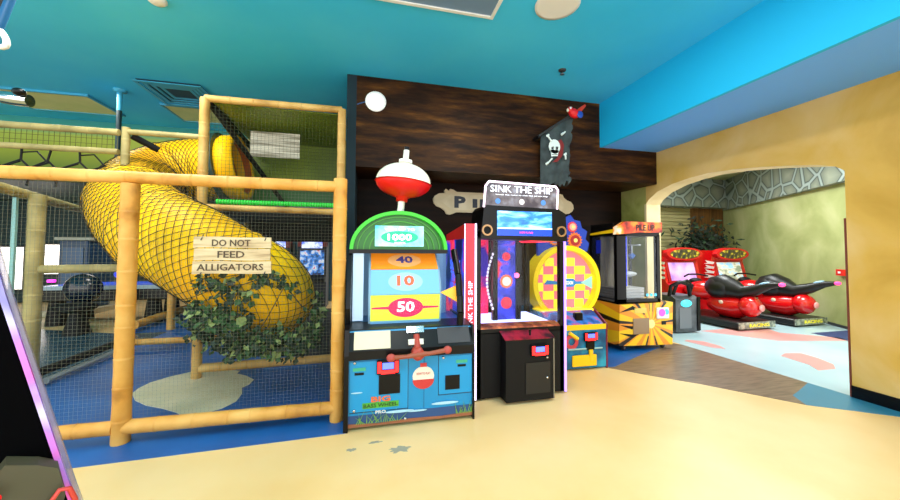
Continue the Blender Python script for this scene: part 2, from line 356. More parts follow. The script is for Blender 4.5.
# spot fitting at far left edge
ps = [onY(-25,95,4.4), onY(2,97,4.4), onY(30,101,4.4)]
sl = thing('spotlight', 'chrome cylinder spotlight with black knob at the left edge', 'spotlight', ps[2])
obj('arm', MB().tube(ps[:2], .045, 12), mat('brushed_arm', (120,120,90), .3, .8), sl)
obj('head', MB().tube([ps[1], ps[1].lerp(ps[2],.5), ps[2]], [.06,.068,.06], 16), chrome, sl)
obj('knob', MB().ell(onY(19,92,4.33), (.05,.05,.04)), black, sl)
fx = thing('hanging_fixture', 'dark hanging fixture with blue bar and white loop at top left corner', 'ceiling fixture', onY(2,10,3.6))
a, b = onY(14,-10,3.6), onY(-3,32,3.6)
obj('bar', MB().tube([a,b], .03, 8), mat('dark_blue_bar', (20,90,140), .4), fx)
obj('housing', MB().tube([onY(2,-14,3.62), onY(-6,18,3.62)], .05, 4, sm=False), mat('fixture_dark', (40,34,34), .5), fx)
lp = [onY(-4+10*math.cos(t)+4*math.sin(t), 36+11*math.sin(t)+3*math.cos(t), 3.6) for t in [2*PI*k/14 for k in range(14)]]
obj('loop', MB().tube(lp, .022, 8, closed=True), white, fx)

# ================================================================== PLAY STRUCTURE
def bamboo(p0, p1, r, seed=0):
    rnd = random.Random(seed); p0, p1 = Vector(p0), Vector(p1); L = (p1-p0).length; d = (p1-p0).normalized()
    pts = [p0]; rs = [r*.96]; s = .0
    while s < L-.08:
        st_ = rnd.uniform(.17,.3); e = min(s+st_, L)
        if L-e < .1: e = L
        pts += [p0+d*(s+.012), p0+d*(s+(e-s)*.5), p0+d*(e-.012)]; rs += [r*.985, r*rnd.uniform(.93,.97), r*.985]
        if e < L: pts += [p0+d*(e-.004), p0+d*(e+.002)]; rs += [r*1.035, r*.93]
        s = e
    pts.append(p1); rs.append(r*.96)
    return MB().tube(pts, rs, 14)
def net(x0, x1, z0, z1, y, sp, r, mb=None):
    mb = mb or MB(); n = int((x1-x0)/sp); k = int((z1-z0)/sp)
    for i in range(n+1):
        x = x0+(x1-x0)*i/n; mb.box(x-r,x+r,y-r,y+r,z0,z1)
    for i in range(k+1):
        z = z0+(z1-z0)*i/k; mb.box(x0,x1,y-r,y+r,z-r,z+r)
    return mb
FY = 3.43
fr = thing('bamboo_fence', 'front bamboo padded play fence with fine net, bright tan posts', 'play fence', (-1.95,FY,0))
obj('post', bamboo((-1.955,FY,0),(-1.955,FY,2.14), .066, 1), bamboo_m, fr)
obj('post', bamboo((-.265,FY,0),(-.265,FY,2.27), .064, 2), bamboo_m, fr)
obj('rail', bamboo((-4.6,FY,2.19),(-.25,FY,2.195), .053, 3), bamboo_m, fr)
obj('rail', bamboo((-4.6,FY+.02,.125),(-2.0,FY,.125), .058, 4), bamboo_m, fr)
obj('rail', bamboo((-1.95,FY,.125),(-.27,FY,.12), .06, 5), bamboo_m, fr)
netm = mat('net_cord', (120,120,100), .7)
obj('net', net(-4.6,-2.03,.18,2.14,FY+.03,.03,.0005), netm, fr)['label'] = 'fine square net of the left bay'
obj('net', net(-1.88,-.31,.18,2.14,FY+.03,.03,.0005), netm, fr)
sg = thing('wooden_sign', 'weathered plank sign about alligators hung on the front net', 'sign', (-1.155,3.37,1.375))
plm = ramp_mat('sign_boards', [(.25,(150,116,78)),(.45,(206,180,138)),(.7,(226,206,166))], 3, (.9,1,9), .7, 7)
zs = [(1.605,1.70),(1.495,1.598),(1.378,1.488)]
for i, (z0, z1) in enumerate(zs):
    j = [(-1.458,.846),(-1.452,.852),(-1.462,.842)][i]
    obj('plank', MB().prism([(j[0],z0),(-1.3,z0+.004),(-1.0,z0-.003),(-j[1],z0),(-j[1]-.004,z1),(-1.1,z1-.004),(-1.25,z1+.003),(j[0]+.004,z1)], 3.375, 3.395), plm, sg)
ink = mat('sign_ink', (84,66,50), .8)
for s, w_, z in (('DO NOT',.30,1.648),('FEED',.21,1.548),('ALLIGATORS',.52,1.436)):
    text('lettering', s, (-1.165,3.373,z), w_, .058, ink, sg, bold=.012)
for x in (-1.40,-.90):
    for z in (1.69,1.39): obj('tie', MB().tube([(x,3.372,z-.02),(x+.01,3.37,z),(x,3.42,z+.03)], .004, 6), dkgrey, sg)

# tower
TY = 4.9
tw = thing('bamboo_tower', 'tall two storey bamboo play tower with green edged platform', 'play tower', (-1.2,TY,0))
obj('post', bamboo((-2.035,TY,0),(-2.035,TY,3.5), .058, 11), tower_m, tw)
obj('post', bamboo((-.375,TY,0),(-.375,TY,3.52), .056, 12), tower_m, tw)
obj('post', bamboo((-2.035,6.6,0),(-2.035,6.6,3.5), .06, 13), olive_m, tw)
obj('post', bamboo((-.5,6.6,0),(-.5,6.6,3.5), .06, 14), olive_m, tw)
obj('rail', bamboo((-2.035,TY,3.5),(-.375,TY,3.515), .048, 15), tower_m, tw)
obj('rail', bamboo((-2.035,TY,2.12),(-.375,TY,2.1), .042, 16), tower_m, tw)
obj('rail', bamboo((-2.0,TY,.12),(-.37,TY,.14), .055, 17), tower_m, tw)
obj('rail', MB().tube([(-2.0,TY,3.47),(-1.95,6.6,3.3)], .045), satin, tw)
obj('brace', MB().tube([(-1.98,4.97,3.42),(-1.3,6.5,2.2)], .035), satin, tw)['label'] = 'black diagonal brace'
obj('deck', B(-2.03,-.38,TY+.03,6.6,2.03,2.1), satin, tw)
gm = MB()
for k in range(46): gm.ell((-1.86+k*.0315,TY-.005,2.19), (.019,.03,.035), 8, 6)
obj('foam_edging', gm, mat('green_foam', (30,200,60), .5), tw)['label'] = 'bright green foam edging'
olr = ramp_mat('olive_vinyl', [(.3,(92,116,18)),(.7,(136,156,34))], 1, rough=.5)
obj('roof_panel', B(-2.0,-.4,TY+.05,6.6,3.46,3.475), olr, tw)
bp = MB(); bp.box(-2.0,-.45,6.6,6.62,2.72,3.46); obj('back_panel', bp, olr, tw)
obj('back_panel', B(-2.0,-.45,6.61,6.63,2.1,2.7), mat('green_vinyl', (40,110,40), .5), tw)
obj('back_panel', B(-1.62,-.45,6.58,6.605,2.12,2.42), mat('mauve_vinyl', (120,112,140), .5), tw)['label'] = 'mauve lower panel with pink stripe'
obj('stripe', B(-1.3,-.75,6.57,6.58,2.24,2.28), mat('pink_stripe', (190,60,110), .5), tw)
obj('band', B(-2.0,-.45,6.56,6.6,2.68,2.76), mat('dark_green_band', (18,44,30), .5), tw)
lv = MB()
lv.box(-1.72,-1.04,5.6,5.62,2.97,3.35)
obj('light_panel', lv, ramp_mat('streaky_white_panel', [(.35,(120,112,92)),(.6,(214,208,190))], 4, (.4,1,9), .5, emit=.15), tw)['label'] = 'pale streaked rectangular panel'
obj('net', net(-1.97,-.44,2.17,3.46,TY+.02,.045,.0012), mat('tower_net', (40,52,16), .7), tw)
# dark pads below the deck
obj('pad', B(-1.9,-.4,6.3,6.36,1.72,2.03), satin, tw)

lf = thing('bamboo_crawlway', 'raised crawl bay of weathered bamboo left of the tower', 'play frame', (-3.3,TY,0))
for z, r, x1 in ((2.985,.04,-2.93),(2.75,.035,-2.93)): obj('rail', bamboo((-5.4,TY,z),(x1,TY,z), r, int(z*10)), olive_m, lf)
obj('rail', bamboo((-2.88,TY,3.0),(-2.05,TY,3.0), .035, 31), olive_m, lf)
obj('post', bamboo((-2.86,TY,2.1),(-2.86,TY,3.05), .042, 32), olive_m, lf)
obj('post', bamboo((-3.68,TY,0),(-3.68,TY,2.2), .075, 33), olive_m, lf)
obj('rail', bamboo((-3.62,TY,1.35),(-2.1,TY,1.37), .05, 34), olive_m, lf)
obj('rail', bamboo(onZ(-12,184,2.2), onZ(86,211,2.2), .055, 35), olive_m, lf)
obj('edge_strip', B(-3.83,-3.795,TY-.1,TY-.07,.0,2.15), mat('pale_blue_strip', (120,170,170), .4), lf)
obj('rail', MB().tube([(-3.66,5.0,.16),(-3.68,6.4,.16)], .05, 12), satin, lf)
obj('rail', MB().tube([(-3.60,5.0,.06),(-3.62,6.4,.06)], .035, 12), mat('grey_rail', (150,160,165), .3), lf)
obj('rail', bamboo((-3.6,6.4,.13),(-2.1,6.4,.13), .05, 36), bamboo_m, lf)
obj('rail', bamboo((-4.3,7.8,.13),(-4.35,11.2,.13), .08, 37), bamboo_m, lf)
obj('post', bamboo((-3.75,7.9,0),(-3.75,7.9,.95), .07, 38), bamboo_m, lf)
obj('brace', MB().tube([(-2.83,4.95,2.97),(-2.62,5.1,2.85)], .04), satin, lf)
rope = MB(); x = -5.2; zt, zb = 2.73, 2.3; i = 0
while x < -3.15:
    jx = random.uniform(-.04,.04)
    rope.tube([(x,TY,zt),(x+jx,TY+.01,2.6),(x+.1+jx,TY,2.5),(x+.06,TY,zb)], .012, 5)
    rope.tube([(x+jx,TY+.01,2.6),(x-.16,TY,2.52)], .01, 5)
    if i % 2: rope.tube([(x,TY,2.68),(x+.14,TY,2.70),(x+.24,TY,2.58)], .01, 5)
    rope.tube([(x+.1+jx,TY,2.5),(x+.26,TY,2.58)], .01, 5); x += .27; i += 1
obj('rope_net', rope, satin, lf)['label'] = 'black knotted rope net'
obj('net', net(-5.3,-2.95,2.77,2.96,TY+.01,.05,.002), mat('olive_net', (84,84,20), .7), lf)

# tube slide
ctl = [(270,300,4.75),(272,296,4.4),(256,283,4.12),(226,268,4.1),(192,248,4.2),(163,233,4.4),(142,214,4.75),(137,199,5.15),(148,186,5.5),(172,176,5.75),(197,171,5.85),(222,169,5.85)]
cp = [onY(*p) for p in ctl]
def catmull(P, n=8):
    out = []; Q = [P[0]*2-P[1]]+P+[P[-1]*2-P[-2]]
    for i in range(1, len(Q)-2):
        for k in range(n):
            t = k/n; a, b, c, d = Q[i-1], Q[i], Q[i+1], Q[i+2]
            out.append(.5*((2*b)+(c-a)*t+(2*a-5*b+4*c-d)*t*t+(3*b-a-3*c+d)*t*t*t))
    out.append(P[-1]); return out
sp_ = catmull(cp, 8)
def frames(pts):
    fr_ = []; up = Vector((0,0,1))
    for i, p in enumerate(pts):
        d = (pts[min(i+1,len(pts)-1)]-pts[max(i-1,0)]).normalized(); x = up.cross(d).normalized(); up = d.cross(x).normalized(); fr_.append((p,x,up,d))
    return fr_
fm = frames(sp_); TR = .46
sld = thing('tube_slide', 'yellow enclosed tube slide curling through the play structure', 'tube slide', cp[0])
rg = []; prev = 0
cum = [0]
for a, b in zip(sp_[:-1], sp_[1:]): cum.append(cum[-1]+(b-a).length)
rad = [TR*(1.0 if (s % .95) > .07 else 1.035) for s in cum]
for (p,x,u,d), r in zip(fm, rad): rg.append([p+(x*math.cos(2*PI*k/40)+u*math.sin(2*PI*k/40))*r for k in range(40)])
yt = ramp_mat('yellow_tube_plastic', [(.3,(255,184,0)),(.7,(255,210,0))], 1.5, rough=.5)
yt.node_tree.nodes['Principled BSDF'].inputs['Specular IOR Level'].default_value = .2
obj('tube', MB().rings(rg, False, sm=True), yt, sld)
nm = MB(); NS = 26
for sgn in (1,-1):
    for k in range(NS):
        pts = []
        for i, ((p,x,u,d), s) in enumerate(zip(fm, cum)):
            if i % 1 == 0:
                a = 2*PI*k/NS+sgn*s*1.55/TR; pts.append(p+(x*math.cos(a)+u*math.sin(a))*(rad[i]+.012))
        nm.tube(pts, .0030, 4, cap=False, sm=False)
obj('net_cover', nm, mat('net_black', (40,32,10), .8), sld)['label'] = 'black diamond net stretched over the tube'
pE, xE, uE, dE = fm[-1]
def ringat(c, r0, r1, th, m, nme):
    rgs = []
    for k in range(37):
        a = 2*PI*k/36; q = xE*math.cos(a)+uE*math.sin(a)
        rgs.append([c+q*r0, c+q*r1, c+q*r1+dE*th, c+q*r0+dE*th])
    return obj(nme, MB().rings(rgs, False), m, sld)
ringat(pE+dE*.0, TR-.02, TR+.07, .06, mat('collar_dark_green', (10,52,48), .5), 'collar')
obj_fl = []
rg = [[pE+dE*t+(xE*math.cos(2*PI*k/36)+uE*math.sin(2*PI*k/36))*r for k in range(36)] for t, r in ((.06,TR),(.12,TR+.03),(.3,TR+.02),(.3,TR-.05),(.06,TR-.06))]
obj('mouth', MB().rings(rg, False, sm=True), yt, sld)
obj('liner', MB().rings([[pE+dE*t+(xE*math.cos(2*PI*k/36)+uE*math.sin(2*PI*k/36))*r for k in range(36)] for t, r in ((.28,TR-.055),(-.5,TR-.055))], False, sm=True), mat('orange_liner', (190,86,20), .45), sld)

# ivy
iv = thing('trailing_ivy', 'trailing variegated leafy vine draped around the slide end', 'artificial plant', (-1.1,3.95,.55))
lm = MB(); vines = MB()
clusters = [(215,283,3.56,18,8,90),(238,292,3.56,20,9,80),(263,278,3.56,12,8,60),(285,285,3.7,10,8,30),(222,320,3.62,26,15,330),(206,334,3.8,12,14,100),(250,343,3.72,28,11,360),(240,348,3.75,20,9,150),(285,343,3.8,22,11,260),(308,332,3.9,10,14,100),(195,306,3.7,10,10,40),(318,315,4.1,6,22,60),(196,325,3.8,8,14,50)]
for (px,py,y,sx,sy,n) in clusters:
    c0 = onY(px,py,y)
    for _ in range(n):
        p = onY(px+random.gauss(0,sx*.55), py+random.gauss(0,sy*.55), y+random.uniform(-.08,.2))
        L = random.uniform(.045,.08); W = L*.42
        d = Vector((random.gauss(0,1),random.gauss(0,.6),random.gauss(-.4,1))).normalized(); nr = Vector((random.gauss(0,.7),-1,random.gauss(.5,.6))).normalized()
        s = d.cross(nr).normalized(); nn = s.cross(d)
        lm.m(random.choice((0,0,0,0,1,1,2)))
        lm.add([p, p+d*L*.45+s*W+nn*.008, p+d*L*1.1, p+d*L*.45-s*W+nn*.008, p+d*L*.5-nn*.004], [(0,1,4),(1,2,4),(2,3,4),(3,0,4)])
for k in range(16):
    a, b = random.sample(clusters, 2); p, q = onY(*a[:3]), onY(*b[:3])
    if (p-q).length < .7: vines.tube([p, p.lerp(q,.5)+Vector((0,-.04,-.05)), q], .005, 5)
obj('leaves', lm, [mat('leaf_dark', (14,42,22), .6), mat('leaf_mid', (44,82,36), .6), mat('leaf_pale', (128,146,84), .6)], iv)['kind'] = 'stuff'
obj('vine', vines, mat('vine_stem', (70,60,30), .7), iv)

# ================================================================== MACHINES
def card_reader(x, z, y, parent, w_=.16, h_=.12):
    r = obj('card_reader', B(x-w_/2,x+w_/2,y-.035,y,z-h_/2,z+h_/2,ch=.008), black, parent)
    mb = MB(); mb.box(x-w_*.46,x-w_*.3,y-.04,y-.034,z-h_*.35,z+h_*.4); mb.box(x+w_*.3,x+w_*.46,y-.04,y-.034,z-h_*.35,z+h_*.4); mb.box(x-w_*.3,x+w_*.3,y-.04,y-.034,z-h_*.42,z-h_*.18)
    obj('light', mb, redled, r); obj('screen', B(x-w_*.25,x+w_*.25,y-.04,y-.034,z-h_*.1,z+h_*.32), scrb, r); return r

# --- fishing wheel
fw = thing('fishing_wheel_game', 'blue fishing wheel arcade game topped by a red and white bobber', 'arcade machine', (.42,3.2,0))
y0 = 3.2
obj('body', MB().prism([(y0,.03),(y0,.63),(y0+.05,.86),(y0+.45,.86),(4.1,.86),(4.1,.03)], -.15, .99, 'x'), mat('machine_blue', (6,138,196), .35), fw)
sm_ = MB()
for (a,b) in ((-.19,-.15),(.99,1.02)):
    sm_.prism([(y0-.03,.0),(y0-.03,.66),(y0+.0,.88),(y0+.16,.9),(y0+.18,1.15),(y0+.27,1.45),(y0+.38,1.66),(4.12,1.66),(4.12,0)], a, b, 'x')
sm2 = []
sp1 = MB().prism([(y0-.03,.0),(y0-.03,.66),(y0+.0,.88),(y0+.16,.9),(y0+.12,1.05),(y0+.18,1.3),(y0+.30,1.6),(4.12,1.6),(4.12,0)], -.19, -.15, 'x')
obj('side_panel', sp1, black, fw)
obj('side_panel', MB().prism([(y0-.03,.0),(y0-.03,.66),(y0+.0,.88),(4.12,.88),(4.12,0)], .985, 1.003, 'x'), black, fw)
# curved acrylic side frame, right
cv = [(y0+.05,.88),(y0+.03,1.0),(y0+.06,1.15),(y0+.13,1.35),(y0+.23,1.48),(y0+.32,1.59)]
gl = MB(); X0, X1 = -.14, .86
gl.rings([[(X0,a,b),(X1,a,b)] for a, b in cv], False, False)
obj('curved_glass', gl, glass, fw)
fr2 = MB()
for a, b in zip(cv[:-1], cv[1:]): fr2.tube([(X1+.015,a[0],a[1]),(X1+.02,b[0],b[1])], .034, 8)
obj('glass_frame', fr2, black, fw)
obj('side_glass', MB().prism(cv+[(4.1,1.59),(4.1,.88)], X1, X1+.008, 'x'), glass, fw)
obj('light_strip', B(X0,X0+.1,y0+.3,y0+.34,.9,1.57), mat('pale_strip', (190,215,235), .3, emit=.5), fw)
obj('back_board', B(-.15,.9,3.98,4.0,.86,1.58), mat('pale_back', (120,160,190), .4, emit=.15), fw)
# drum wheel (horizontal axis) made of flat panels with numbers
whl = thing  # placeholder name reuse avoided below
dc = Vector((0,3.2+.69,1.09)); R_ = .53
segs = 12; dx0, dx1 = .03, .70
drum_cols = {0:(214,226,60),1:(110,170,215),2:(245,140,30),3:(110,170,215),11:(110,170,215),10:(245,140,30)}
drum = obj('wheel', MB().lathe([(.05,dx0-.02),(R_*.955,dx0-.02),(R_*.955,dx1+.02),(.05,dx1+.02)], dc, 48, 'x'), mat('wheel_rim', (150,190,215), .35, emit=.12), fw)
def drumP(a, r=R_): return Vector((0, dc.y-math.cos(a)*r, dc.z+math.sin(a)*r))
nums = {0:('50',(255,255,255)),1:('10',(240,90,40)),2:('40',(70,60,120)),11:('15',(240,90,40)),3:('20',(240,90,40))}
for k in (-1,0,1,2,3):
    ac = math.radians(-6+k*28); hw = math.radians(13.6)
    c_ = drum_cols[k % 12]
    mb = MB(); P0, P1, P2, P3 = drumP(ac-hw), drumP(ac+hw), drumP(ac+hw,R_-.02), drumP(ac-hw,R_-.02)
    mb.rings([[Vector((x,p.y,p.z)) for p in (P0,P1,P2,P3)] for x in (dx0,dx1)])
    pn = obj('wheel_panel', mb, mat('wheel_panel_%d'%(k%12), c_, .4, emit=.45), drum)
    mid = (P0+P1)/2; U = (P1-P0).normalized(); Nn = Vector((0,-U.z,U.y)); Nn = Nn if Nn.y < 0 else -Nn
    cx = (dx0+dx1)/2
    ov = MB(); q = [Vector((cx,0,0))+Vector((0,mid.y,mid.z))+Vector((1,0,0))*math.cos(t)*.17+U*math.sin(t)*.095 for t in [2*PI*i/28 for i in range(28)]]
    ov.rings([[v+Nn*.001 for v in q],[v+Nn*.004 for v in q]])
    pal = {0:(226,30,90),1:(150,190,220),2:(240,170,100),11:(150,190,220),3:(150,190,220)}[k%12]
    if k == 0:
        for s_ in (-1,1):
            a_ = cx+s_*.165; b_ = cx+s_*.325
            vv = [Vector((xx,mid.y,mid.z))+U*h for xx, h in ((a_,.014),(b_,.008),(b_,-.008),(a_,-.014))]
            ov.rings([[v+Nn*.001 for v in vv],[v+Nn*.003 for v in vv]])
    obj('emblem', ov, mat('emblem_%d'%(k%12), pal, .4, emit=.4), pn)
    s_, col = nums[k%12]
    text('number', s_, Vector((cx,mid.y,mid.z))+Nn*.006+U*.01, .17, .105, mat('num_%d'%(k%12), col, .4, emit=.5), pn, .003, ((1,0,0),U,Nn), .03)
# arrow
obj('pointer', MB().prism([(.70,1.18),(.87,1.25),(.87,1.08)], y0+.12, y0+.14), mat('orange_arrow', (255,180,50), .4, emit=.5), fw)
# console
cs = MB().prism([(y0-.035,.62),(y0-.035,.70),(y0+.06,.87),(y0+.3,.89),(y0+.3,.62)], -.15, .99, 'x'); obj('console', cs, black, fw)
slope = Vector((0,.095,.17)).normalized(); cn = Vector((0,-.17,.095)).normalized(); cm = Vector((0,y0+.012,.785))
def conpanel(xa, xb, ha, hb, m, nme, th=.006, lbl=None):
    q = [Vector((x,cm.y,cm.z))+slope*h for x, h in ((xa,ha),(xb,ha),(xb,hb),(xa,hb))]
    o = obj(nme, MB().rings([[v for v in q],[v+cn*th for v in q]]), m, fw)
    if lbl: o['label'] = lbl
    return o
conpanel(-.11,.21,-.085,.075, cream, 'speaker_grille', lbl='cream left grille panel'); conpanel(.65,.96,-.07,.08, dkgrey, 'speaker_grille', lbl='dark right grille panel')
conpanel(.36,.52,.04,.10, chrome, 'latch', .02); conpanel(.37,.51,-.07,-.02, mat('cream_key',(220,215,200),.4), 'latch', .02)
wt = MB(); hz = .665; hy = y0-.1
lev = obj('lever', MB().tube([(.21,hy,hz-.02),(.35,hy-.01,hz-.015),(.45,hy-.01,hz),(.55,hy-.01,hz+.0),(.72,hy,hz+.02)], [.022,.018,.03,.018,.022], 12), mat('rusty_red_wood', (150,74,50), .45), fw)
obj('hub', MB().lathe([(.03,-.03),(.055,-.02),(.055,.08),(.03,.12)], (.45,hy,hz), 20, 'y'), mat('hub_red', (170,60,45), .4), lev)
obj('stem', MB().tube([(.45,hy+.02,hz),(.45,y0+.03,.80)], .03, 10), mat('hub_red'), lev)
for x in (.21,.72): obj('grip', MB().ell((x,hy,hz+(-.02 if x<.4 else .02)), (.04,.035,.035)), mat('grip_red', (176,70,60), .5), lev)
# front panel details
ln = mat('seam', (8,60,90), .5)
def strip(x0,x1,z0,z1,m,nme='seam',th=.004,y=y0,par=fw): return obj(nme, B(x0,x1,y-th,y,z0,z1), m, par)
dr = strip(-.14,.37,.16,.60, mat('door_blue', (4,146,206), .35), 'door', .008); strip(.37,.376,.12,.62,ln); strip(-.14,.37,.15,.157,ln)
dr2 = strip(.66,.98,.25,.60, mat('door_blue'), 'door', .008); strip(.655,.66,.24,.62,ln); strip(.66,.98,.24,.247,ln); strip(.52,.523,.14,.62,ln)
card_reader(.19,.545,y0-.008,fw,.2,.13)
strip(.11,.30,.30,.47,black,'coin_slot',.015); strip(.72,.86,.29,.42,black,'coin_slot',.015)
for x, z in ((-.06,.52),(.88,.53)):
    strip(x-.055,x+.055,z-.0,z+.028, mat('lime_plate', (60,170,130), .4), 'slot_plate', .014); strip(x-.04,x+.04,z-.035,z-.015, black, 'slot', .014)
for x, z in ((-.1,.595),(.70,.59),(-.1,.18),(.35,.07)): obj('lock', MB().lathe([(.012,0),(.012,-.02),(.006,-.022)], (x,y0-.006,z), 12, 'y'), chrome, fw)
# small bobber emblem
eb = obj('bobber_emblem', disc((.515,.43),.1,y0-.006,y0,rz=.09), mat('emblem_cream', (232,222,205), .4), fw)
obj('red_half', MB().prism([(.515+.1*math.cos(t), .40+.085*math.sin(t)) for t in [PI+PI*k/14 for k in range(15)]], y0-.009, y0-.002), mat('emblem_red', (200,50,50), .4), eb)
text('lettering', 'HOW TO PLAY', (.515,y0-.009,.455), .13, .022, mat('emblem_red'), eb, .002)
obj('cap', B(.485,.545,y0-.008,y0,.515,.55), mat('emblem_red'), eb)
text('logo', 'BIG', (.13,y0-.012,.262), .17, .048, mat('logo_orange', (235,110,50), .4), fw, .003, bold=.03)
lg = obj('logo_board', B(-.03,.29,y0-.013,y0-.008,.185,.235), mat('logo_green', (80,170,50), .4), fw)
text('lettering', 'BASS WHEEL', (.13,y0-.015,.21), .30, .034, mat('logo_dark', (30,80,30), .4), lg, .002, bold=.02)
text('logo', 'PRO', (.13,y0-.011,.148), .09, .028, white, fw, .003, bold=.02)
strip(-.15,.99,.03,.13, mat('deep_water_blue', (34,74,128), .4), 'seabed', .003)
sb = MB().prism([(-.15,.03),(.99,.03),(.99,.065),(.7,.052),(.4,.06),(.1,.048),(-.15,.062)], y0-.007, y0-.003); obj('sand_strip', sb, mat('seabed_sand', (150,90,60), .6), fw)
rd = MB()
for x in [i*.018 for i in range(22)]:
    xx = -.08+x; h = random.uniform(.05,.13); t = random.uniform(-.09,.09); rd.prism([(xx-.003,.055),(xx+.003,.055),(xx+t,.055+h)], y0-.011, y0-.007)
for x in [i*.014 for i in range(12)]:
    xx = .83+x; h = random.uniform(.05,.12); rd.prism([(xx-.003,.06),(xx+.003,.06),(xx+random.uniform(-.04,.04),.06+h)], y0-.011, y0-.007)
obj('reeds', rd, mat('reed_green', (130,180,60), .5), fw)
for (x,z,w_,h_) in ((.72,.17,.13,.013),(.3,.135,.13,.012),(.46,.125,.09,.008),(-.08,.33,.05,.006)):
    obj('water_streak', MB().prism([(x+w_*math.cos(t), z+h_*math.sin(t)) for t in [2*PI*k/14 for k in range(14)]], y0-.012, y0-.008), mat('pale_water', (170,215,235), .4), fw)
# header dome
hy0 = 3.47; hc = (.31,1.60); hw_, hh = .485, .385
def arc(c, a, b, n=28): return [(c[0]+a*math.cos(PI*k/n), c[1]+b*math.sin(PI*k/n)) for k in range(n+1)]
hd = obj('header_dome', MB().prism(arc(hc,hw_-.03,hh-.03), hy0+.05, 3.9), mat('dome_green', (14,110,14), .3, emit=.12), fw)
def arcband(c, a0, b0, a1, b1, ya, yb, n=28):
    return MB().rings([[(c[0]+a0*math.cos(PI*k/n),ya,c[1]+b0*math.sin(PI*k/n)),(c[0]+a1*math.cos(PI*k/n),ya,c[1]+b1*math.sin(PI*k/n)),(c[0]+a1*math.cos(PI*k/n),yb,c[1]+b1*math.sin(PI*k/n)),(c[0]+a0*math.cos(PI*k/n),yb,c[1]+b0*math.sin(PI*k/n))] for k in range(n+1)])
lime = mat('lime_rim', (50,190,30), .3, emit=.15)
obj('rim', arcband(hc,hw_-.035,hh-.035,hw_,hh,hy0-.02,3.92), lime, hd)
for f in (.86,.74,.62): obj('rib', arcband(hc,hw_*f-.009,hh*f-.009,hw_*f,hh*f,hy0+.03,hy0+.05), mat('rib_green', (60,150,30), .3, emit=.15), hd)
obj('sill', B(hc[0]-hw_,hc[0]+hw_,hy0-.02,3.95,1.56,1.60), black, fw)
hs = obj('ticket_screen', B(.065,.55,hy0+.0,hy0+.045,1.63,1.835), ramp_mat('header_screen', [(.35,(60,180,220)),(.55,(160,230,220)),(.7,(240,150,110))], 5, (1,1,1), .3, emit=.55), fw)
obj('oval', disc((.308,1.722),.185,hy0-.004,hy0,rz=.062), mat('teal_oval', (0,170,130), .3, emit=.5), hs)
text('number', '1000', (.308,hy0-.005,1.722), .24, .065, mat('bright_white', (255,255,255), .3, emit=1.4), hs, .003, bold=.03)
text('lettering', 'WIN UP TO', (.308,hy0-.005,1.80), .30, .022, mat('bright_white'), hs, .003); text('lettering', 'TICKETS', (.308,hy0-.005,1.664), .11, .02, mat('bright_white'), hs, .003)
bc = Vector((.325,3.6,2.31)); rr_, hz1 = .285, .20
bob = obj('bobber', MB().lathe([(.03,hz1+.03)]+[(rr_*math.sin(t),hz1*math.cos(t)) for t in [.25+(PI/2-.25)*k/10 for k in range(11)]]+[(rr_+.012,-.004)], bc, 40), mat('bobber_white', (240,235,215), .35), fw)
obj('red_half', MB().lathe([(rr_+.012,-.006)]+[(rr_*math.cos(t),-.15*math.sin(t)-.006) for t in [.0+1.2*k/10 for k in range(11)]]+[(.06,-.165),(.06,-.2),(.03,-.2)], bc, 40), mat('bobber_red', (225,12,14), .4), bob)
obj('stem', MB().tube([bc+Vector((0,0,.21)), bc+Vector((0,0,.24))], .07, 16), white, bob)
obj('stem', MB().tube([bc+Vector((0,0,.22)), bc+Vector((0,0,.345))], .03, 14), white, bob)
obj('stem_tip', MB().tube([bc+Vector((0,0,.34)), bc+Vector((0,0,.38))], .025, 14), black, bob)
obj('stem', MB().tube([bc+Vector((0,0,-.36)), bc+Vector((0,0,-.18))], .035, 14), white, bob)

Rt = Matrix.Rotation(math.radians(5),3,'Y'); pv = bc-Vector((.42,3.2,0))+Vector((0,0,-.3))
for c in [bob]+list(bob.children):
    for v in c.data.vertices: v.co = pv+Rt @ (v.co-pv)+Vector((0,0,-.01))
# --- sink the ship
ss = thing('coin_pusher_game', 'black glass sided arcade game with lit ship marquee and sky screen', 'arcade machine', (1.63,3.5,0))
sx0, sx1, sy0, sy1 = 1.12, 2.18, 3.52, 4.45
obj('body', B(sx0+.01,sx1-.01,sy0,sy1,.02,.72,ch=.01), satin, ss)
fr3 = MB()
for x in (sx0,sx1-.06):
    for y in (sy0,sy1-.06): fr3.box(x,x+.06,y,y+.06,.02,1.8)
fr3.box(sx0,sx1,sy0,sy0+.05,.70,.75); fr3.box(sx0,sx1,sy0,sy1,1.74,1.82)
obj('frame', fr3, black, ss)
ll = MB(); ll.box(sx0-.008,sx0+.008,sy0-.012,sy0,.02,1.88); ll.box(sx0-.115,sx0-.103,sy0+.02,sy0+.03,.74,1.88)
obj('led_strip', ll, ledw, ss); obj('led_strip', B(sx1-.012,sx1+.012,sy0-.012,sy0,.02,1.74), ledp, ss)
lc = obj('side_column', B(sx0-.11,sx0-.006,sy0,sy0+.06,.73,1.88), mat('red_column', (200,30,50), .3, emit=.45), ss)
text('lettering', 'SINK THE SHIP', (sx0-.058,sy0-.004,1.02), .5, .05, mat('pink_white', (255,200,230), .3, emit=1), lc, .003, 'up', .02)
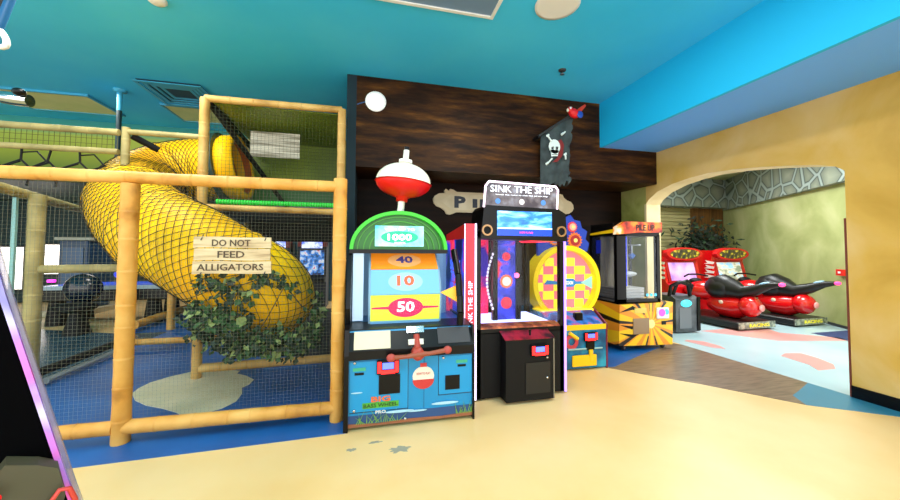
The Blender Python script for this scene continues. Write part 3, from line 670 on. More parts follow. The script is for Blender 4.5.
# left side graphic wing
sw = MB(); sw.box(sx0-.11,sx0-.085,sy0+.06,sy1,.74,1.72); wing = obj('side_graphic', sw, ramp_mat('side_art', [(.35,(16,24,70)),(.5,(40,60,190)),(.6,(210,30,70)),(.75,(240,90,110))], 2.6, (1,1,1), .3, emit=.9, detail=2), ss)
obj('side_header', MB().prism([(sy0+.06,1.72),(sy1,1.72),(sy1,1.80),(sy0+.06,1.88)], sx0-.11, sx0-.085, 'x'), mat('side_red', (190,30,30), .4, emit=.2), ss)
text('lettering', 'SINK\nTHE\nSHIP', (sx0-.112,sy0+.45,1.28), .5, .4, mat('blue_neon', (70,110,255), .3, emit=1), wing, .003, '-x', .03)
# interior
obj('playfield', B(sx0+.06,sx1-.06,sy0+.06,sy1-.06,.73,.76), mat('lit_playfield', (190,200,255), .3, emit=1.6), ss)
obj('front_lip', MB().prism([(sy0,.75),(sy0+.12,.75),(sy0+.12,.79),(sy0+.03,.77)], sx0+.06, sx1-.06, 'x'), ramp_mat('wood_red_lip', [(.4,(120,50,30)),(.6,(220,120,70))], 8, rough=.4), ss)
obj('back_art', B(sx0+.06,sx0+.44,sy1-.1,sy1-.07,.76,1.74), ramp_mat('red_blue_art', [(.32,(40,20,120)),(.42,(190,16,60)),(.6,(250,30,80)),(.72,(60,60,200))], 3.2, (1,1,1), .3, emit=1.3, detail=2), ss)
pc = MB(); pc.box(1.46,1.52,3.9,3.96,.76,1.74); pc.box(1.76,1.82,3.9,3.96,.76,1.74); obj('pillar', pc, black, ss)
ba = obj('ship_banner', B(1.52,1.76,3.93,3.95,.76,1.74), ramp_mat('banner_blue_red', [(.4,(20,30,140)),(.55,(50,60,200)),(.65,(200,30,50))], 5, (1,1,1), .3, emit=.9, detail=2), ss)
obj('emblem', gear((1.64,1.22),.085,3.92,3.93,16,.12), mat('gold_gear', (220,110,60), .4, emit=.6), ba); obj('emblem', disc((1.64,1.22),.055,3.912,3.92), mat('skull_cream', (240,210,190), .4, emit=.6), ba)
obj('emblem', gear((1.64,1.52),.055,3.92,3.93,12,.15), mat('red_gear', (230,40,60), .4, emit=.6), ba); obj('emblem', disc((1.64,.96),.07,3.92,3.93), mat('red_gear'), ba)
ch = MB()
for k in range(16): t = k/15; ch.ell((1.40-.07*math.sin(PI*t),3.75,1.55-.62*t), (.014,.014,.018), 8, 6)
obj('chain', ch, mat('chain_white', (230,220,240), .3, emit=.8), ss)
obj('glow_knob', MB().ell((1.72,3.8,1.3), (.03,.03,.03)), mat('hot_pink_lamp', (255,90,140), .3, emit=3), ss)
obj('top_glow', B(1.8,sx1-.07,3.6,4.3,1.70,1.735), mat('pink_red_led', (255,30,60), .3, emit=2), ss)
obj('front_glass', B(sx0+.06,sx1-.06,sy0+.012,sy0+.018,.77,1.74), glass, ss)
obj('side_glass', B(sx1-.03,sx1-.022,sy0+.06,sy1-.06,.75,1.74), glass, ss)
# monitor head
hd2 = obj('monitor_head', MB().prism([(1.16,1.72),(1.19,2.04),(1.22,2.08),(2.07,2.06),(2.16,2.01),(2.18,1.70)], sy0-.06, sy0+.35), black, ss)
scr = obj('screen', B(1.34,1.98,sy0-.075,sy0-.06,1.755,2.02), ramp_mat('ocean_sky_screen', [(.30,(10,50,150)),(.48,(40,120,220)),(.6,(120,190,250)),(.75,(225,245,255))], 5, (.8,1,2.2), .2, emit=1.0, detail=4, dist=.6), hd2)
obj('sea', B(1.34,1.98,sy0-.078,sy0-.075,1.755,1.83), mat('screen_sea', (10,60,190), .2, emit=.9), scr)
obj('horizon_glow', B(1.34,1.98,sy0-.08,sy0-.075,1.827,1.842), mat('screen_horizon', (180,230,255), .2, emit=1.2), scr)
text('lettering', 'SWIPE TO PLAY', (1.67,sy0-.081,1.79), .16, .018, mat('screen_red', (255,60,110), .3, emit=1.2), scr, .002)
for x in (1.225,2.10):
    s_ = obj('speaker', ringY((x,1.81),.042,.06,sy0-.08,sy0-.06,24), mat('bronze_ring', (170,130,90), .3, .6), hd2); obj('cone', disc((x,1.81),.042,sy0-.066,sy0-.06), satin, s_)
mqp = [(1.20,2.06),(1.22,2.29),(1.26,2.34),(2.05,2.32),(2.085,2.28),(2.07,2.05)]
mq = obj('marquee', MB().prism(mqp, sy0-.03, sy0-.015), ramp_mat('marquee_print', [(.4,(70,60,68)),(.55,(112,102,108)),(.7,(150,150,166))], 7, rough=.3, emit=.1, detail=3), ss)
et = MB()
for a, b in zip(mqp[:-1], mqp[1:]): et.tube([(a[0],sy0-.03,a[1]),(b[0],sy0-.03,b[1])], .011, 6)
obj('neon_edge', et, mat('neon_white', (255,225,250), .3, emit=1.8), mq)
text('lettering', 'SINK THE SHIP', (1.645,sy0-.034,2.265), .74, .075, mat('marquee_white', (235,240,255), .3, emit=1.1), mq, .004)
for x, c_ in ((1.36,(70,120,190)),(1.90,(70,120,190)),(1.64,(230,225,225))): obj('emblem', disc((x,2.13),.03,sy0-.034,sy0-.03), mat('marq_%d_%d'%(c_[0],c_[2]), c_, .4, emit=.5), mq)
text('lettering', 'knock the coins to sink the pirate ship', (1.645,sy0-.034,2.20), .62, .018, mat('marquee_white'), mq, .002)
# pod
pd = obj('console', MB().prism([(3.36,.03),(3.36,.66),(3.53,.72),(3.53,.03)], 1.40, 1.95, 'x'), satin, ss)
obj('console_top', MB().prism([(3.355,.662),(3.53,.723),(3.53,.73),(3.352,.668)], 1.39, 1.96, 'x'), ramp_mat('red_dark_print', [(.4,(40,16,20)),(.6,(150,30,50))], 8, rough=.3), pd)
card_reader(1.77,.55,3.36,pd,.2,.12)
obj('door', B(1.62,1.9,3.352,3.36,.1,.42), mat('black_door', (9,9,10), .5), pd)
for z in (.47,.26): obj('lock', MB().lathe([(.012,0),(.012,-.02),(.005,-.022)], (1.86,3.355,z), 12, 'y'), chrome, pd)
obj('corner_guard', B(1.94,1.952,3.355,3.37,.03,.66), steel, pd)
obj('joystick', MB().tube([(1.70,3.42,.69),(1.70,3.42,.75)], [.01,.016], 8), black, pd)

# --- spinning wheel game
wg = thing('spin_wheel_game', 'colourful wheel arcade game with yellow rim, checkered wheel and gears', 'arcade machine', (2.75,4.15,0))
wx0, wx1, wy = 2.3, 3.19, 4.14
wbl = ramp_mat('blue_mechanic_print', [(.35,(0,70,110)),(.5,(10,110,150)),(.68,(40,160,190))], 4, rough=.4, detail=3)
obj('body', MB().prism([(wy,.02),(wy,.56),(wy+.28,.74),(5.0,.74),(5.0,.02)], wx0, wx1, 'x'), wbl, wg)
obj('side_edge', MB().prism([(wy-.01,.0),(wy-.01,.6),(wy+.26,.77),(5.0,.77),(5.0,.0)], wx1, wx1+.02, 'x'), mat('maroon_edge', (120,30,50), .4), wg)
obj('yellow_band', B(wx0,wx1,wy-.008,wy,.53,.6), yellowp, wg)
q = MB().prism([(wy+.02,.585),(wy+.28,.745),(wy+.275,.755),(wy+.01,.595)], wx0+.05, wx1-.03, 'x'); obj('console', q, ramp_mat('console_print', [(.35,(20,40,110)),(.5,(40,110,190)),(.65,(200,60,90)),(.75,(230,220,230))], 6, rough=.3, detail=2, emit=.2), wg)
obj('joystick', MB().box(2.78,2.90,4.22,4.3,.62,.74,ch=.012), black, wg)
card_reader(2.94,.44,wy,wg,.2,.12); obj('reader_neck', B(2.87,3.0,wy-.03,wy,.26,.38,ch=.01), black, wg)
obj('pipe', MB().tube([(2.94,wy-.02,.27),(2.94,wy-.02,.12)], .03, 10), yellowp, wg); obj('pipe', MB().tube([(2.62,wy-.02,.5),(2.74,wy-.02,.42)], .025, 10), yellowp, wg)
obj('prize_chute', B(2.66,3.03,wy-.03,wy,.05,.2,ch=.01), yellowp, wg)
obj('gear', ringY((2.66,.38),.05,.1,wy-.01,wy,20), mat('chute_gear', (200,60,70), .4), wg)
obj('pipe', MB().tube([(2.6,wy-.015,.28),(3.12,wy-.015,.28)], .012, 8), mat('pale_pipe', (150,190,190), .4), wg)
wc = (2.80,1.13); WR = .52
obj('wheel_ring', ringY(wc, WR-.05, WR+.02, wy+.3, wy+.6, 48), mat('ring_yellow', (250,215,20), .35, emit=.2), wg)
wd = obj('wheel', disc(wc, WR-.05, wy+.4, wy+.55, 48), mat('wheel_pink', (250,110,125), .35, emit=.8), wg)
yc = MB(); bands = [.11,.24,.37,.48]
for j in range(-4,4):
    z0, z1 = j*.12, (j+1)*.12; zm = max(abs(z0), abs(z1))
    if zm >= .47: zm = .465; z0, z1 = max(z0,-.465), min(z1,.465)
    lim = math.sqrt(.475**2-zm**2)
    for i in range(-3,3):
        a, b = max(-lim, i*.17), min(lim, (i+1)*.17)
        if (i+j) % 2 == 0 and b-a > .02: yc.box(wc[0]+a,wc[0]+b,wy+.385,wy+.4,wc[1]+z0,wc[1]+z1)
obj('checks', yc, mat('check_yellow', (255,235,60), .35, emit=.75), wd)
obj('hub', disc(wc,.05,wy+.36,wy+.4), mat('hub_magenta', (220,60,130), .35, emit=.4), wd)
bnr = obj('name_band', MB().prism([(2.45,1.11),(2.50,1.17),(2.70,1.15),(2.74,1.19),(2.92,1.19),(2.96,1.15),(3.08,1.15),(3.08,1.11),(2.96,1.11),(2.92,1.07),(2.74,1.07),(2.70,1.11)], wy+.34, wy+.35), mat('band_blue', (40,130,190), .35, emit=.5), wg)
text('lettering', 'TYCOON', (2.83,wy+.338,1.13), .16, .05, mat('band_cream', (250,240,200), .3, emit=.8), bnr, .003, bold=.02)
obj('pointer', MB().prism([(3.04,1.13),(3.22,1.22),(3.22,1.04)], wy+.33, wy+.345), mat('mint_pointer', (150,220,190), .35, emit=.6), wg)
obj('glass_cover', disc(wc, WR-.04, wy+.29, wy+.298, 40), glass, wg)
obj('lit_edge', B(2.35,3.19,wy+.26,wy+.5,.62,.76), mat('lit_yellow', (255,225,60), .35, emit=.7), wg)
hb = MB().prism([(2.3,1.55),(2.95,1.55),(3.12,1.62),(3.15,1.74),(3.09,1.8),(3.12,1.92),(3.03,1.97),(3.0,2.07),(2.9,2.09),(2.84,2.16),(2.72,2.1),(2.62,2.13),(2.5,2.08),(2.38,2.1),(2.3,1.95)], wy+.45, wy+.5)
hbo = obj('gear_board', hb, mat('gear_board_blue', (20,60,170), .4, emit=.15), wg)
for (c_, r_, cc, ci) in (((2.9,1.78),.12,(225,110,40),(150,30,40)),((2.86,1.98),.08,(220,60,70),(240,160,140)),((2.62,2.0),.07,(210,60,80),(120,180,210)),((2.56,1.8),.1,(220,120,50),(60,120,190))):
    g_ = obj('gear', gear(c_, r_, wy+.43, wy+.45, 16, .18), mat('gear_%d_%d'%(cc[0],cc[1]), cc, .4, emit=.3), hbo); obj('gear_face', disc(c_, r_*.66, wy+.42, wy+.43), mat('gearf_%d_%d'%(ci[0],ci[1]), ci, .4, emit=.25), g_); obj('hub', disc(c_, r_*.25, wy+.412, wy+.42), mat('hub_yellow', (240,220,110), .4, emit=.3), g_)

for c in [hbo]+[g for g in hbo.children]+[h for g in hbo.children for h in g.children]:
    for v in c.data.vertices: v.co.x += .11; v.co.z -= .03
# --- prize cube
pz = thing('prize_cabinet', 'yellow and black sunburst prize machine with tall glass case', 'arcade machine', (4.35,4.7,0))
def sunburst():
    m = mat('sunburst_print', rough=.35); nt = m.node_tree; N = nt.nodes; L = nt.links; b = N['Principled BSDF']
    tc = N.new('ShaderNodeTexCoord'); s = N.new('ShaderNodeSeparateXYZ'); L.new(tc.outputs['Object'], s.inputs[0])
    def M(op, a, c=None, d=None):
        n = N.new('ShaderNodeMath'); n.operation = op
        for i, v in enumerate((a, c, d)):
            if v is None: continue
            if isinstance(v, (int,float)): n.inputs[i].default_value = v
            else: L.new(v, n.inputs[i])
        return n.outputs[0]
    dx = M('SUBTRACT', M('ADD', s.outputs['X'], M('MULTIPLY', s.outputs['Y'], -.7)), .12); dz = M('SUBTRACT', s.outputs['Z'], .42)
    an = M('ARCTAN2', dz, dx); r = M('SQRT', M('ADD', M('MULTIPLY', dx, dx), M('MULTIPLY', dz, dz)))
    w1 = M('ADD', M('SINE', M('MULTIPLY', an, 9)), M('MULTIPLY', M('SINE', M('MULTIPLY', an, 23)), .7))
    blk = M('MULTIPLY', M('GREATER_THAN', w1, 1.02), M('GREATER_THAN', r, .2))
    org = M('GREATER_THAN', M('SINE', M('MULTIPLY_ADD', an, 14, 1.0)), .1)
    m1 = N.new('ShaderNodeMix'); m1.data_type = 'RGBA'; L.new(org, m1.inputs[0]); m1.inputs[6].default_value = lin((252,200,30)); m1.inputs[7].default_value = lin((238,150,40))
    m2 = N.new('ShaderNodeMix'); m2.data_type = 'RGBA'; L.new(blk, m2.inputs[0]); L.new(m1.outputs[2], m2.inputs[6]); m2.inputs[7].default_value = lin((34,28,18))
    m3 = N.new('ShaderNodeMix'); m3.data_type = 'RGBA'; L.new(M('LESS_THAN', r, .07), m3.inputs[0]); L.new(m2.outputs[2], m3.inputs[6]); m3.inputs[7].default_value = lin((255,240,150))
    L.new(m3.outputs[2], b.inputs['Base Color']); return m
py_ = 4.70
obj('base', MB().prism([(3.86,.1),(3.88,.74),(4.9,.76),(4.88,.07)], py_, 5.5), sunburst(), pz)
zz = MB()
for dz in (0,.13):
    zz.prism([(3.87,.30+dz),(4.1,.22+dz),(4.3,.29+dz),(4.1,.27+dz)], py_-.004, py_)
zz.prism([(3.87,.62),(4.12,.72),(4.35,.60),(4.12,.66)], py_-.004, py_)
obj('black_zigzag', zz, black, pz)
obj('prize_door', B(4.12,4.42,py_-.012,py_,.27,.52), mat('smoky_door', (150,120,84), .25), pz)
obj('label_plate', B(4.15,4.38,py_-.006,py_,.6,.68,ch=.002), mat('plate_yellow', (226,200,90), .4), pz)
crd = obj('payment_plate', B(4.56,4.80,py_-.03,py_,.5,.68,ch=.01), white, pz)
obj('pink_disc', disc((4.65,.6),.06,py_-.036,py_-.03), mat('pink_light', (255,60,190), .3, emit=1.2), crd); obj('blue_disc', disc((4.74,.61),.045,py_-.035,py_-.03), mat('blue_light', (60,160,240), .3, emit=.8), crd)
obj('coin_slot', B(4.67,4.75,py_-.01,py_,.4,.46), black, pz)
for x in (4.0,4.75): obj('caster', MB().lathe([(.03,-.02),(.04,-.015),(.04,.015),(.03,.02)], (x,4.78,.045), 16, 'x'), dkgrey, pz)
for x in (4.0,4.75): obj('caster', MB().lathe([(.03,-.02),(.04,-.015),(.04,.015),(.03,.02)], (x,5.38,.045), 16, 'x'), dkgrey, pz)
gy = 4.75; gx0, gx1 = 3.9, 4.7
fm2 = MB()
for x in (gx0-.02,gx1-.05):
    for y in (gy,5.38): fm2.box(x,x+(.17 if x<4 else .06),y,y+.07,.75,1.86)
fm2.box(gx0-.02,gx1,gy,gy+.06,.75,.82); fm2.box(gx0-.02,gx1,gy,5.45,1.84,1.9); fm2.box(gx0,gx1,gy,5.45,.74,.77)
obj('case_frame', fm2, black, pz)
obj('case_back', B(gx0+.03,gx1-.03,5.4,5.42,.8,1.86), ramp_mat('case_back_print', [(.35,(110,112,110)),(.5,(180,170,140)),(.65,(225,218,190))], 2.5, (2.5,1,.4), .4, emit=.35), pz)
obj('led_column', B(gx0+.17,gx0+.38,5.0,5.03,1.0,1.84), mat('blue_led_panel', (20,50,220), .3, emit=.9), pz)
obj('side_light', B(gx0+.02,gx0+.03,5.2,5.32,1.55,1.78), mat('blue_led_panel'), pz)
for k in range(4): obj('prize_tier', B(gx0+.12,gx1-.08,5.0,5.38,.80+k*.045,.835+k*.045), mat('tier_pale', (200,196,190), .3, emit=.15), pz)
obj('claw_rail', MB().tube([(gx0+.15,5.05,1.7),(gx1-.1,5.05,1.7)], .012, 8), steel, pz); obj('claw_arm', MB().tube([(4.42,5.05,1.7),(4.42,5.05,1.52)], .02, 10), steel, pz)
obj('claw', MB().prism([(4.36,1.52),(4.42,1.56),(4.48,1.52),(4.42,1.46)], 5.02, 5.08), mat('claw_blue', (60,110,190), .4), pz)
obj('shelf_ledge', MB().ell((4.35,5.1,1.2), (.2,.1,.05)), mat('silver_ledge', (205,205,205), .3), pz)
obj('front_glass', B(gx0+.1,gx1-.05,gy+.01,gy+.016,.82,1.84), glass, pz)
obj('side_glass', B(gx0-.01,gx0-.004,gy+.08,5.38,.8,1.84), mat('tinted_glass', (30,34,48), .1, alpha=.55), pz)
for i in range(3): obj('price_token', disc((4.45+i*.08,.88),.025,gy-.002,gy+.006), mat('cyan_token', (60,180,220), .3, emit=.5), pz)
mh = obj('marquee', MB().prism([(3.86,1.86),(3.86,1.98),(4.02,2.07),(4.72,2.07),(4.72,1.9),(4.3,1.9)], gy-.04, gy+.06), ramp_mat('marquee_fire', [(.35,(120,20,20)),(.48,(225,70,30)),(.6,(250,150,40)),(.72,(250,230,200))], 5, rough=.35, emit=.35, detail=2), pz)
text('lettering', 'PILE UP', (4.39,gy-.044,1.975), .36, .1, mat('dark_lettering', (50,24,30), .4), mh, .004, bold=.03)
obj('side_marquee', B(gx0-.03,gx0-.02,gy+.06,5.4,1.9,2.05), mat('black_plastic'), pz); obj('yellow_trim', MB().prism([(gy+.06,1.89),(5.4,1.87),(5.4,1.9),(gy+.06,1.95)], gx0-.04, gx0-.03, 'x'), yellowp, pz)

# --- pirate sign on the back wall
psn = thing('pirate_sign', 'long cream scroll sign lettered on the dark boards behind the ship game', 'sign', (2.6,6.2,2.25))
def scroll(x0, x1, z0, z1):
    c = (z0+z1)/2; h = (z1-z0)/2; L_ = [(x0+.4,z1),(x0+.33,z1+.04),(x0+.27,z1+.05),(x0+.25,z1+.01),(x0+.19,z1+.05),(x0+.16,z1+.01),(x0+.17,z1-.03),(x0+.06,z1-.04),(x0-.02,z1-.09),(x0-.05,c+.04),(x0-.04,c-.03),(x0+.01,c-.09),(x0+.10,z0+.07),(x0+.17,z0+.02),(x0+.2,z0-.04),(x0+.27,z0-.05),(x0+.33,z0-.03),(x0+.4,z0)]
    R2 = [(x0+x1-x, 2*c-z) for x, z in L_]; return L_+R2
obj('board', MB().prism(scroll(1.2,4.0,2.3,2.68), 6.19, 6.24), mat('sign_cream', (206,190,152), .5), psn)
obj('face', MB().prism([(1.5+0,2.34),(3.75,2.34),(3.85,2.5),(3.75,2.64),(1.5,2.64),(1.28,2.5)], 6.185, 6.19), ramp_mat('aged_cream', [(.3,(196,180,140)),(.7,(224,210,176))], 3, rough=.5), psn)
text('lettering', 'P', (1.66,6.182,2.49), .22, .22, mat('navy_letter', (16,24,44), .4), psn, .01, bold=.05)
text('lettering', 'IRATES', (2.78,6.182,2.475), 1.75, .17, mat('navy_letter', (16,24,44), .4), psn, .01, bold=.03)

# --- flag and parrot
fl = thing('pirate_flag', 'tattered black skull flag hanging from a pole on the wood bulkhead', 'flag', (3.0,5.15,2.65))
n_, k_ = 16, 24; rows = []
def flagpt(u, v):
    tl, tr = Vector((2.76,5.14,3.50)), Vector((3.34,5.10,3.90)); bl, br = Vector((2.80,5.2,2.66)), Vector((3.30,5.16,2.72))
    p = tl.lerp(tr,u).lerp(bl.lerp(br,u), v); return p+Vector((0,.03*math.sin(u*9+v*2),0))
mb = MB(); g = []
for j in range(k_+1):
    for i in range(n_+1):
        u = i/n_; v = j/k_
        if i == n_: u += random.uniform(-.1,.03)*(.4+v)
        if j == k_: v += random.uniform(-.06,.06)
        g.append(flagpt(u, v))
fs = [(j*(n_+1)+i, j*(n_+1)+i+1, (j+1)*(n_+1)+i+1, (j+1)*(n_+1)+i) for j in range(k_) for i in range(n_)]
mb.add(g, fs, True); mb.add([p+Vector((0,.008,0)) for p in g], fs, True)
obj('cloth', mb, ramp_mat('black_flag_cloth', [(.3,(36,46,48)),(.7,(66,80,82))], 6, rough=.8), fl)
def fp(x, z): return (x, z)
FYY = 5.10
sk = MB(); cx_, cz_ = 2.96, 3.24
sk.prism([(cx_+.14*math.cos(t), cz_+.05+.15*math.sin(t)) for t in [2*PI*k/18 for k in range(18)]], FYY-.035, FYY-.03)
sk.prism([(cx_-.08,cz_-.16),(cx_+.08,cz_-.14),(cx_+.1,cz_-.02),(cx_-.1,cz_-.02)], FYY-.035, FYY-.03)
skull = obj('skull', sk, mat('flag_white', (214,226,222), .7), fl)
obj('features', MB().prism([(cx_-.08,cz_+.03),(cx_-.02,cz_+.05),(cx_-.03,cz_-.02),(cx_-.08,cz_-.01)], FYY-.04, FYY-.035).prism([(cx_+.03,cz_+.05),(cx_+.09,cz_+.05),(cx_+.08,cz_-.01),(cx_+.03,cz_-.02)], FYY-.04, FYY-.035).prism([(cx_-.015,cz_-.03),(cx_+.015,cz_-.03),(cx_,cz_-.055)], FYY-.04, FYY-.035).prism([(cx_-.07,cz_-.115),(cx_+.07,cz_-.105),(cx_+.07,cz_-.115),(cx_-.07,cz_-.125)], FYY-.04, FYY-.035), dkgrey, skull)
obj('red_scarf', MB().prism([(cx_+.08,cz_+.17),(cx_+.17,cz_+.22),(cx_+.24,cz_+.1),(cx_+.2,cz_-.12),(cx_+.08,cz_-.26),(cx_-.05,cz_-.28),(cx_+.06,cz_-.18),(cx_+.13,cz_-.02),(cx_+.13,cz_+.1)], FYY-.03, FYY-.024), mat('scarf_red', (120,30,30), .8), fl)
for a, b in (((-.16,.26),(-.06,.14)),((-.18,-.32),(-.06,-.2)),((.2,.32),(.27,.38)),((.27,-.1),(.28,-.2))):
    bn = MB().tube([(cx_+a[0],FYY-.03,cz_+a[1]),(cx_+b[0],FYY-.03,cz_+b[1])], .018, 6); bn.ell((cx_+a[0]-.015,FYY-.03,cz_+a[1]), (.028,.012,.028), 8, 6); bn.ell((cx_+a[0]+.015,FYY-.03,cz_+a[1]+.02), (.026,.012,.026), 8, 6)
    obj('bone', bn, mat('flag_white'), fl)
for c in fl.children:
    if c.name.split('.')[0] in ('skull','red_scarf','bone'):
        for q_ in [c]+list(c.children):
            for v in q_.data.vertices:
                v.co.x = (cx_+.03-3.0)+(v.co.x-(cx_+.03-3.0))*.74; v.co.z = (cz_-2.65)+(v.co.z-(cz_-2.65))*.8+.03
obj('bracket', B(2.69,2.73,5.1,5.3,3.45,3.49), satin, fl)
obj('pole', MB().tube([(2.70,5.12,3.47),(3.30,5.09,3.88),(3.50,5.07,4.03)], .022, 10), mat('pole_dark', (44,44,44), .5), fl)
pr_ = thing('parrot_figure', 'small red parrot figure perched on the flag pole', 'parrot figure', (3.5,5.04,3.86))
bd = MB().ell((3.50,5.02,3.93), (.10,.07,.075), rot=Matrix.Rotation(.5,3,'Y')); bd.ell((3.42,5.0,3.97), (.055,.05,.055)); obj('body', bd, mat('parrot_red', (220,20,30), .5), pr_)
obj('tail', MB().prism([(3.56,4.0),(3.7,4.10),(3.72,4.07),(3.6,3.93)], 5.0, 5.03), mat('parrot_tail', (200,60,30), .5), pr_)
obj('wing', MB().ell((3.58,4.97,3.90), (.06,.02,.06)), mat('parrot_blue', (30,70,170), .5), pr_)
obj('beak', MB().ell((3.365,4.985,3.955), (.022,.02,.03)), mat('parrot_beak', (235,220,190), .4), pr_)
obj('face', MB().ell((3.40,4.955,3.985), (.02,.012,.02)), white, pr_)

for c in pr_.children:
    for v in c.data.vertices: v.co.x -= .20; v.co.z -= .05
# ================================================================== ALCOVE GAMES
def moto(loc, rz, label, scr_m, mark):
    t = thing('motorcycle_game', label, 'arcade machine', (0,0,0), 'red motorcycle racing games in the alcove')
    def S(name, mb, m, par=None): return obj(name, mb, m, par or t)
    bs_ = S('platform', MB().box(-.5,.5,0,1.5,.03,.17,ch=.02), mat('platform_black', (10,10,12), .4))
    S('end_plate', B(-.5,.5,-.012,0,.04,.17), ramp_mat('diamond_plate', [(.4,(120,128,120)),(.6,(190,196,180))], 14, rough=.3, metal=.3), bs_)
    text('lettering', 'RACING', (.05,-.016,.105), .55, .07, mat('plate_yellow_letter', (235,225,60), .4, emit=.2), bs_, .004, bold=.03)
    sd_ = MB(); sd_.tube([(0,.1,.45),(0,.35,.40),(0,.65,.40),(0,.92,.45)], [.14,.23,.24,.15], 16); S('fairing', sd_, redp)
    S('fairing_front', MB().ell((0,.12,.46), (.22,.2,.22)), redp)
    S('wheel_hub', MB().ell((.0,-.1,.46), (.07,.03,.07)), mat('hub_pale', (230,160,160), .3))
    S('emblem', MB().ell((-.22,.55,.5), (.02,.05,.04)), mat('moto_cream', (220,200,180), .4))
    S('support', MB().tube([(0,.6,.15),(0,.65,.4)], .12, 12), satin)
    st_ = MB().tube([(.03,-.40,.96),(.02,-.22,.92),(.01,.02,.81),(0,.24,.73),(0,.45,.78),(0,.68,.86),(0,.92,.88)], [.04,.07,.11,.14,.22,.24,.13], 14); S('seat', st_, mat('seat_black', (7,7,9), .4))
    S('knee_pad', MB().ell((0,.68,.78), (.28,.36,.25)), mat('seat_black'))
    S('tail_stripe', MB().ell((.02,-.14,.955), (.07,.1,.03), rot=Matrix.Rotation(-.3,3,'X')), mat('tail_blue_white', (150,190,220), .4))
    S('tail_light', MB().ell((.03,-.43,.96), (.06,.05,.04)), mat('tail_pink', (255,60,130), .3, emit=1.5))
    hb_ = MB().tube([(-.36,1.28,1.0),(-.15,1.36,1.04),(.15,1.36,1.04),(.36,1.28,1.0)], .02, 8); S('handlebar', hb_, satin)
    S('dash', MB().ell((0,1.3,.88), (.16,.12,.08)), satin)
    S('nose', MB().ell((0,1.15,.68), (.3,.42,.22)), redp)
    cb = MB().prism([(1.45,.03),(1.45,.72),(1.6,.82),(1.72,1.34),(1.66,1.62),(2.2,1.62),(2.3,1.2),(2.3,.03)], -.56, .56, 'x')
    cab = S('cabinet', cb, redp)
    # tilted screen
    u = Vector((0,.12,.52)).normalized(); n = Vector((0,-.52,.12)).normalized(); c = Vector((0,1.66,1.08))
    def quad(w_, a, b, th): return MB().rings([[c+Vector((x,0,0))+u*h+n*th0 for x, h in ((-w_,a),(w_,a),(w_,b),(-w_,b))] for th0 in (0,th)])
    S('screen_bezel', quad(.48,-.27,.27,.02), mat('bezel_red', (170,10,20), .3), cab); S('screen', quad(.40,-.22,.23,.03), scr_m, cab)
    mqx = MB().prism([(.56*math.cos(t), 1.53+.16*math.sin(t)) for t in [2*PI*k/30 for k in range(30)]], 1.56, 1.72); mm = S('marquee', mqx, mat('moto_marquee_red', (190,14,20), .3, emit=.1))
    ring_ = MB().prism([(.46*math.cos(t), 1.53+.12*math.sin(t)) for t in [2*PI*k/30 for k in range(30)]], 1.545, 1.56); S('oval', ring_, ramp_mat('oval_print', [(.4,(40,40,40)),(.55,(90,80,30)),(.68,(220,200,60))], 9, (1,1,1), .4, detail=2, emit=.15), mm)
    sw_ = MB()
    for k in range(4): sw_.prism([(1.62,1.32-k*.12),(1.86,1.36-k*.12),(1.8,1.30-k*.12),(1.9,1.27-k*.12),(1.64,1.27-k*.12)], -.565, -.56, 'x')
    S('white_claw_marks', sw_, white, cab)
    for s_ in (-.2,.25): S('button', MB().ell((s_,1.56,.84), (.035,.03,.025)), mat('button_pale', (220,200,150), .4, emit=.2), cab)
    t.location = loc; t.rotation_euler = (0,0,rz); return t
sA = ramp_mat('pink_screen', [(.35,(150,110,190)),(.6,(205,160,215)),(.75,(120,170,230))], 3, rough=.25, emit=.75)
sB = ramp_mat('road_screen', [(.38,(120,130,110)),(.5,(190,190,170)),(.65,(120,180,225)),(.8,(230,240,245))], 4, (1,1,2.5), .25, emit=.75)
moto((7.72,5.42,0), .03, 'red motorcycle arcade game nearer the arch pillar, pink screen', sA, 1)
moto((9.28,5.45,0), .03, 'red motorcycle arcade game nearer the green wall, road scene screen', sB, 2)
kb = thing('ticket_kiosk', 'short dark grey cabinet with cyan lamp beside the arch pillar', 'kiosk', (6.05,5.5,0))
obj('body', MB().prism([(5.5,.03),(5.5,.66),(5.6,.72),(6.1,.72),(6.1,.03)], 5.8, 6.36, 'x'), ramp_mat('scuffed_grey', [(.35,(44,48,54)),(.7,(96,100,106))], 4, rough=.4), kb)
obj('door', B(5.88,6.16,5.49,5.5,.1,.5), mat('kiosk_door', (104,108,114), .4), kb); obj('lamp', MB().ell((6.05,5.5,.58), (.13,.03,.07)), mat('cyan_lamp', (60,210,230), .3, emit=1.4), kb)
obj('side_cap', B(6.3,6.37,5.48,5.5,.05,.7), black, kb)
jt = obj('handlebar', MB().tube([(5.75,5.6,.72),(5.75,5.55,.92),(5.9,5.5,1.0),(6.1,5.5,.95),(6.2,5.55,.72)], .035, 10), black, kb)
obj('handlebar', MB().tube([(6.0,5.75,.72),(6.05,5.7,.95),(6.25,5.65,1.0),(6.42,5.7,.9),(6.45,5.8,.7)], .035, 10), black, kb)
